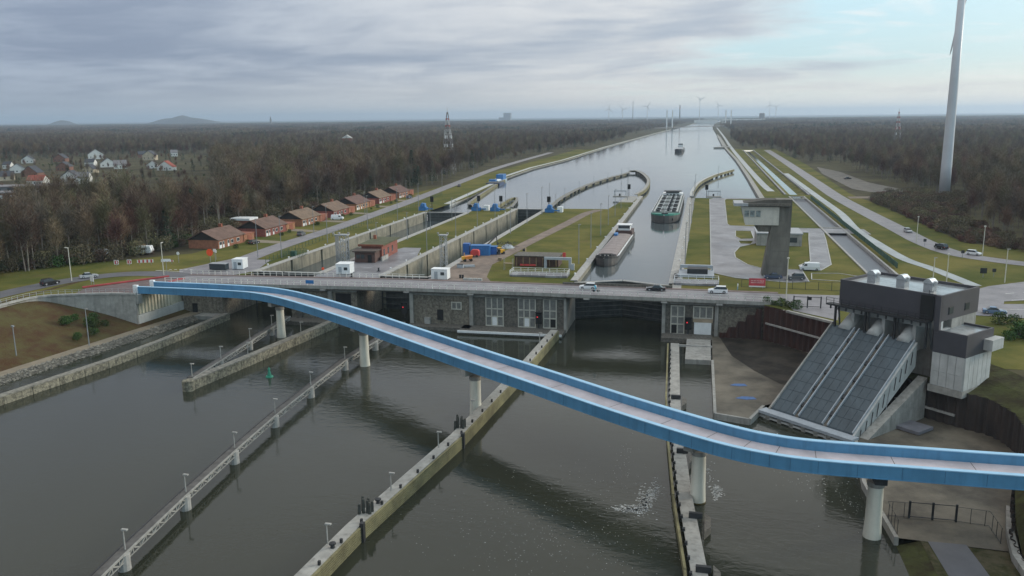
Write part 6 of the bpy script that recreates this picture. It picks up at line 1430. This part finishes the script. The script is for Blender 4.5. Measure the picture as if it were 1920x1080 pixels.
# ------------------------------------------------------------------ village houses
m_vw = M('render_white', (.62, .61, .58), .8, .06, 1); m_vb = M('village_brick', (.20, .10, .07), .85); m_vc = M('render_cream', (.45, .38, .28), .8)
m_rd = M('slate_roof', (.035, .038, .048), .6); m_rr = M('red_tile_roof', (.28, .07, .045), .8); m_rg = M('grey_roof', (.17, .16, .165), .8)
VH = [((-628.3, 667.3), 'small white house with a dark roof at the far left of the village', 8, 7, 4, m_vw, m_rd), ((-566.5, 610.8), 'long white house with dark roof at the left of the village', 16, 7, 3, m_vw, m_rd), ((-440.4, 491.4), 'white house with a bright red tiled roof at the left of the village', 13, 9, 3.6, m_vw, m_rr),
      ((-514.1, 569.2), 'brick house with a dark roof behind the red-roofed house', 16, 9, 3.5, m_vb, m_rd), ((-503.6, 530.5), 'dark slate-roofed house at the left picture edge', 14, 9, 3.5, m_vc, m_rd), ((-441.9, 524.9), 'blue-black roofed house with a white gable in the middle of the village', 13, 9, 4, m_vw, m_rd),
      ((-421.0, 511.8), 'white twin-gabled house nearest the wood', 10, 9, 4.5, m_vw, m_rg), ((-675.9, 844.7), 'white flat-fronted modern house at the back of the village', 18, 10, 6, m_vw, m_rg), ((-568.9, 703.3), 'white gabled house below the modern one', 10, 8, 4.5, m_vw, m_rd), ((-544.4, 695.7), 'dark slate house with white end walls in the village middle', 15, 9, 4, m_vw, m_rd),
      ((-513.7, 672.4), 'white wide-gabled house in the village middle', 12, 10, 4, m_vw, m_rg), ((-589.5, 821.9), 'tall cream house with a dark roof at the back right of the village', 15, 10, 6, m_vc, m_rd), ((-487.5, 681.5), 'small grey-roofed house right of the village middle', 10, 8, 3.4, m_vw, m_rg), ((-452.8, 652.5), 'long white house with a red roof at the right of the village', 16, 8, 3.2, m_vw, m_rr),
      ((-618.9, 908.8), 'white house half hidden by a dark tree at the back right', 9, 8, 5, m_vw, m_rg), ((-673.3, 787.5), 'dark-roofed house at the back left of the village', 15, 9, 4, m_vb, m_rd), ((-544.9, 640.4), 'brick and dark roofed house left of the village middle', 13, 9, 4, m_vb, m_rd), ((-498.5, 614.7), 'cream house with a dark roof in front of the white gables', 12, 8, 3.5, m_vc, m_rd),
      ((-690, 760), 'dark-roofed white house deep at the far left', 13, 9, 4, m_vw, m_rd), ((-640, 880), 'brick house behind the modern white one', 13, 9, 4, m_vb, m_rd)]
rh = random.Random(4)
for (x, y), lb, wx, dy, h, mw, mr in VH:
    a = rh.uniform(-.5, .3)+.55; t = thing('village_house', lb, 'house', (x, y, 8.9), a, 'village houses on the left')
    al = rh.choice('xy')
    t.scale = (.88,)*3; part('wall', MB().bb(-wx/2, wx/2, -dy/2, dy/2, 0, h), mw, t); rise = min(wx, dy)*.45
    if al == 'y': part('gable_wall', MB().extr([(-wx/2, h), (wx/2, h), (0, h+wx*.35)], 'y', -dy/2, dy/2), mw, t); part('roof', gable(-wx/2, wx/2, -dy/2, dy/2, h+.3, h+wx*.35+.35, 'y', .3), mr, t)
    else: part('gable_wall', MB().extr([(-dy/2, h), (dy/2, h), (0, h+dy*.42)], 'x', -wx/2, wx/2), mw, t); part('roof', gable(-wx/2, wx/2, -dy/2, dy/2, h+.3, h+dy*.42+.35, 'x', .3), mr, t)
    for k in range(3): part('window', MB().bb(-wx/2+wx*(k+.5)/3-.6, -wx/2+wx*(k+.5)/3+.6, -dy/2-.06, -dy/2, h*.35, h*.35+1.3), m_glass, t)
t = thing('storage_hall', 'long grey flat-roofed hall behind the trunks at far left', 'hall', (-404, 440, 8.9), .55); part('wall', MB().bb(-28, 28, -9, 9, 0, 4), m_rg, t); part('roof', MB().bb(-28.4, 28.4, -9.4, 9.4, 4, 4.5), m_rg, t)
for k in range(6): part('window', MB().bb(-25+k*8.6, -20+k*8.6, -9.08, -9, 1.5, 3.5), m_glass, t)
t = thing('storage_hall', 'low brick hall in front of the grey one at far left', 'hall', (-368, 402, 8.9), .55); part('wall', MB().bb(-18, 18, -7, 7, 0, 4), m_vb, t); part('roof', MB().bb(-18.4, 18.4, -7.4, 7.4, 4, 4.5), m_rg, t)
for k in range(4): part('window', MB().bb(-15+k*8, -11+k*8, -7.08, -7, 1.2, 3), m_white, t)
t = thing('country_house', 'lone red brick house with a white gable in the woods left of the canal', 'house', (-512, 1174, 16), .3); part('wall', MB().bb(-7, 7, -5, 5, -7, 7), m_brickd, t); part('roof', gable(-7, 7, -5, 5, 7.2, 11.5, 'y', .3), m_vw, t); part('gable_wall', MB().extr([(-7, 7), (7, 7), (0, 11.2)], 'y', -5, 5), m_vw, t)
for x, y, lb in ((-174.5, 236, 'white caravan glimpsed between the trunks left of the bungalows'), (-184, 227, 'grey caravan standing among the trees above the bend')):
    t = thing('caravan', lb, 'caravan', (x, y, 9), .2); part('body', MB().extr([(-2.4, .5), (2.2, .5), (2.6, 1.2), (2.2, 2.7), (-2.2, 2.7), (-2.6, 1.4)], 'y', -1.1, 1.1), m_white if x > -180 else m_grey, t); part('window', MB().box((0, -1.12, 1.9), (1.6, .04, .7)), m_glass, t)
    for s in (-.9, .9): part('wheel', MB().tube((s*.3, -1.15, .4), (s*.3, -.9, .4), .35, .35, 10), m_tyre, t)
# ------------------------------------------------------------------ masts, turbine, far things
def mast(loc, label, h, b, stripe):
    t = thing('lattice_tower', label, 'tower', loc)
    def rad(z): return b*(1-z/h)**.9*.9+.35
    for k, (z0, z1, mt) in enumerate(stripe):
        mb = MB(); n = max(1, int((z1-z0)/3))
        for sx, sy in ((-1, -1), (1, -1), (1, 1), (-1, 1)): mb.beam((sx*rad(z0), sy*rad(z0), z0), (sx*rad(z1), sy*rad(z1), z1), .26 if z0 < h*.5 else .22)
        for j in range(n):
            a, c = z0+(z1-z0)*j/n, z0+(z1-z0)*(j+1)/n; ra, rc = rad(a), rad(c); P = [(-1, -1), (1, -1), (1, 1), (-1, 1)]
            for i in range(4): p, q = P[i], P[(i+1) % 4]; mb.beam((p[0]*ra, p[1]*ra, a), (q[0]*rc, q[1]*rc, c), .2); mb.beam((p[0]*rc, p[1]*rc, c), (q[0]*rc, q[1]*rc, c), .2)
        part('tower_section', mb, mt, t, kind='stuff')
    part('antenna', MB().tube((0, 0, h), (0, 0, h+4), .15, .08, 6), m_galv, t)
    for a in (0, 2.1, 4.2):
        for z in (h*.60, h*.46): part('panel_antenna', MB().box((math.cos(a)*(rad(z)+.5), math.sin(a)*(rad(z)+.5), z), (.5, .5, 2.4)), m_white, t)
rw_ = [M('mast_red', (.30, .06, .05), .6), M('mast_white', (.45, .45, .45), .6)]; gy = M('mast_grey', (.20, .185, .185), .6)
mast((-190.9, 626, 8.9), 'tall red and white lattice tower left of the canal', 46, 5.0, [(0, 14, gy), (14, 22, gy), (22, 27, gy), (27, 33, rw_[1]), (33, 35, gy), (35, 36.5, rw_[0]), (36.5, 40, rw_[1]), (40, 41.5, rw_[0]), (41.5, 46, gy)])
mast((203, 1000, 8.9), 'red and white lattice tower in the woods right of the canal', 43, 4.4, [(0, 14, gy), (14, 24, gy), (24, 27, rw_[0]), (27, 31, rw_[1]), (31, 33, rw_[0]), (33, 36, rw_[1]), (36, 38, rw_[0]), (38, 41, rw_[1]), (41, 43, rw_[0])])
m_tur = M('turbine_grey', (.50, .52, .55), .45, .04, .2)
def blade(mb, hub, d, side, L_, c0):
    d = d.normalized(); side = side.normalized(); nrm = d.cross(side); st = [(0, .45, .45), (.06, .5, .4), (.18, 1.0, .26), (.4, .72, .16), (.7, .42, .09), (.95, .2, .04), (1.0, .05, .02)]
    rings = []
    for s, c, t_ in st:
        o = hub+d*(L_*s); rings.append([o-side*(c*c0*.35)-nrm*(t_*c0*.2), o+side*(c*c0*.65)-nrm*(t_*c0*.1), o+side*(c*c0*.65)+nrm*(t_*c0*.1), o-side*(c*c0*.35)+nrm*(t_*c0*.5)])
    mb.loft([[tuple(v) for v in r] for r in rings]); return mb
def turbine(loc, label, H_, r0, r1, BLn, az, rot, group=None):
    t = thing('wind_turbine', label, 'wind turbine', loc, 0, group)
    part('tower', MB().lathe((0, 0, 0), [(r0, 0), (r0*.93, H_*.15), (r0*.78, H_*.5), (r1, H_)], 28), m_tur, t, smooth=True)
    ax = Vector((math.sin(az), math.cos(az), 0)); sd = Vector((ax.y, -ax.x, 0)); hub = Vector((0, 0, H_+1.4))+ax*(r1+2.6)
    part('nacelle', MB().beam(Vector((0, 0, H_+1.4))-ax*5, Vector((0, 0, H_+1.4))+ax*(r1+1.4), 3.2, 3.2), m_tur, t)
    hb = part('hub', MB().tube(hub-ax*1.2, hub+ax*1.4, 1.7, .7, 14), m_tur, t)
    for k in range(3):
        a = rot+k*2*math.pi/3; d = Vector((0, 0, -1))*math.cos(a)+sd*math.sin(a); part('blade', blade(MB(), hub, d, d.cross(ax), BLn, 4.2), m_tur, t)
turbine((118, 463, 8.9), 'tall white wind turbine whose tower rises out of the picture at right', 110, 2.65, 1.55, 43, R_(69), R_(-15))
for px_, D, H_, lb in ((1145, 5200, 80, 'leftmost distant wind turbine on the horizon'), (1171, 5600, 80, 'second distant wind turbine from the left on the horizon'), (1217, 5200, 92, 'third distant wind turbine on the horizon'), (1315, 5000, 125, 'largest distant wind turbine on the horizon above the canal'), (1350, 6400, 105, 'distant wind turbine right of the largest one'), (1446, 6500, 105, 'distant wind turbine above the right woods'), (1458, 6900, 95, 'rightmost distant wind turbine above the right woods')):
    a = math.atan((px_-960)/1585/1.02)-YAW; turbine((math.sin(a)*D, math.cos(a)*D, 8.9), lb, H_, 2.2, 1.4, 36, R_(rh.uniform(150, 210)), rh.uniform(0, 2), 'distant wind turbines')
def far(px_, D): a = math.atan((px_-960)/1585/1.02)-YAW; return math.sin(a)*D, math.cos(a)*D
t = thing('chimney_stack', 'thin red and white chimney far away above the canal', 'chimney', (*far(1278, 5600), 8.9)); part('stack', MB().lathe((0, 0, 0), [(5, 0), (3.5, 60), (3, 105)], 10), m_rg, t); part('top_band', MB().lathe((0, 0, 78), [(3.6, 0), (3.4, 12)], 10), rw_[0], t)
t = thing('radio_mast', 'thin radio mast far away above the woods', 'mast', (*far(1190, 5200), 8.9)); part('pole', MB().lathe((0, 0, 0), [(2.2, 0), (1.2, 120)], 6), m_rg, t); part('top', MB().lathe((0, 0, 118), [(1.4, 0), (.4, 10)], 6), m_rg, t)
t = thing('power_station', 'square power station block on the horizon', 'power station', (*far(955, 9300), 8.9)); part('boiler_house', MB().box((0, 0, 42), (75, 60, 84)), m_rg, t); part('turbine_hall', MB().box((-60, 0, 18), (60, 60, 36)), m_rg, t)
t = thing('church_tower', 'small church spire on the horizon left of centre', 'church', (*far(511, 6500), 8.9)); part('tower', MB().box((0, 0, 22), (10, 10, 44)), m_rg, t); part('spire', MB().lathe((0, 0, 44), [(6, 0), (.3, 22)], 6), m_rd, t)
t = thing('industrial_hall', 'pale industrial sheds at the far end of the canal', 'factory', (190, 4600, 8.9)); part('hall', MB().box((0, 0, 9), (210, 60, 18)), m_vw, t); part('silo', MB().lathe((90, 0, 0), [(14, 0), (14, 44), (10, 48)], 14), m_rg, t); part('second_hall', MB().box((-190, 60, 7), (120, 60, 14)), m_vw, t)
# cable stayed bridge far up the canal
t = thing('cable_stayed_bridge', 'distant bridge across the canal with two pairs of white pylons', 'bridge', (0, 2640, 8.9), world=True)
part('deck', MB().beam((-290, 2220, 14.5), (300, 3370, 15.5), 12, 2.0), m_rg, t)
for x, y in ((-113, 2592), (-97, 2602), (63, 2900), (80, 2910)): part('pylon', MB().beam((x, y, 6), (x, y, 65), 3.6, 3.6), m_white, t)
# concrete spur jutting into the canal at right
t = thing('canal_spur', 'concrete spur jutting into the canal from the right bank far away', 'quay', (20, 1150, 8), world=True); part('head', MB().prism([(11, 1150), (33, 1150), (33, 1185), (24, 1185), (14, 1165)], 6, 9.2), m_conc, t); part('wall', MB().bb(23, 28, 1185, 1700, 6, 9.6), m_conc, t)
# spoil heaps on the horizon
def hill(cx, cy, prof, depth, label):
    mb = MB(); n = len(prof); rings = []
    for k in range(7):
        f = math.sin(math.pi*k/6); rings.append([(cx+x, cy-depth/2+depth*k/6, 8.9+z*f) for x, z in prof])
    rings = [[(x, y, 8.9+(z-8.9)*1.3) for x, y, z in r] for r in rings]; struct('hill', mb.loft(rings, close=False), M('hill_scrub', (.06, .055, .05), .95), smooth=True)
hx, hy = far(345, 9500); hill(hx, hy, [(-330, 0), (-270, 30), (-190, 48), (-60, 54), (-35, 66), (10, 72), (40, 66), (80, 56), (220, 44), (340, 26), (470, 12), (600, 0)], 500, '')
hx, hy = far(120, 10500); hill(hx, hy, [(-130, 0), (-60, 34), (-10, 44), (50, 40), (110, 16), (180, 0)], 300, '')
# ------------------------------------------------------------------ haze
hm = bpy.data.materials.new('haze'); hm.use_nodes = True; t_ = hm.node_tree; t_.nodes.clear()
pv = nd(t_, 'ShaderNodeVolumePrincipled'); pv.inputs['Color'].default_value = (.64, .81, 1.0, 1); pv.inputs['Density'].default_value = HAZE_D; pv.inputs['Anisotropy'].default_value = 0.35
ou = nd(t_, 'ShaderNodeOutputMaterial'); t_.links.new(pv.outputs[0], ou.inputs['Volume'])
struct('haze', MB().bb(-25000, 25000, -600, 27000, -3, 190), hm, kind='stuff')

# rows of like things: say which one by its distance
ORD = 'nearest|second nearest|third nearest|fourth nearest|fifth nearest|sixth nearest|seventh nearest|eighth nearest|ninth nearest|tenth nearest'.split('|')
grp = {}
for o in list(C.objects):
    if o.parent is None and o.get('group') and o.get('category') in ('lamp post', 'bollard', 'shrub'): grp.setdefault((o['group'], o['label']), []).append(o)
for (g, lb), os_ in grp.items():
    if 1 < len(os_) <= 10:
        os_.sort(key=lambda o: math.hypot(o.location.x, o.location.y))
        for k, o in enumerate(os_): o['label'] = lb + ', ' + (ORD[k] if k < len(os_)-1 else 'farthest')
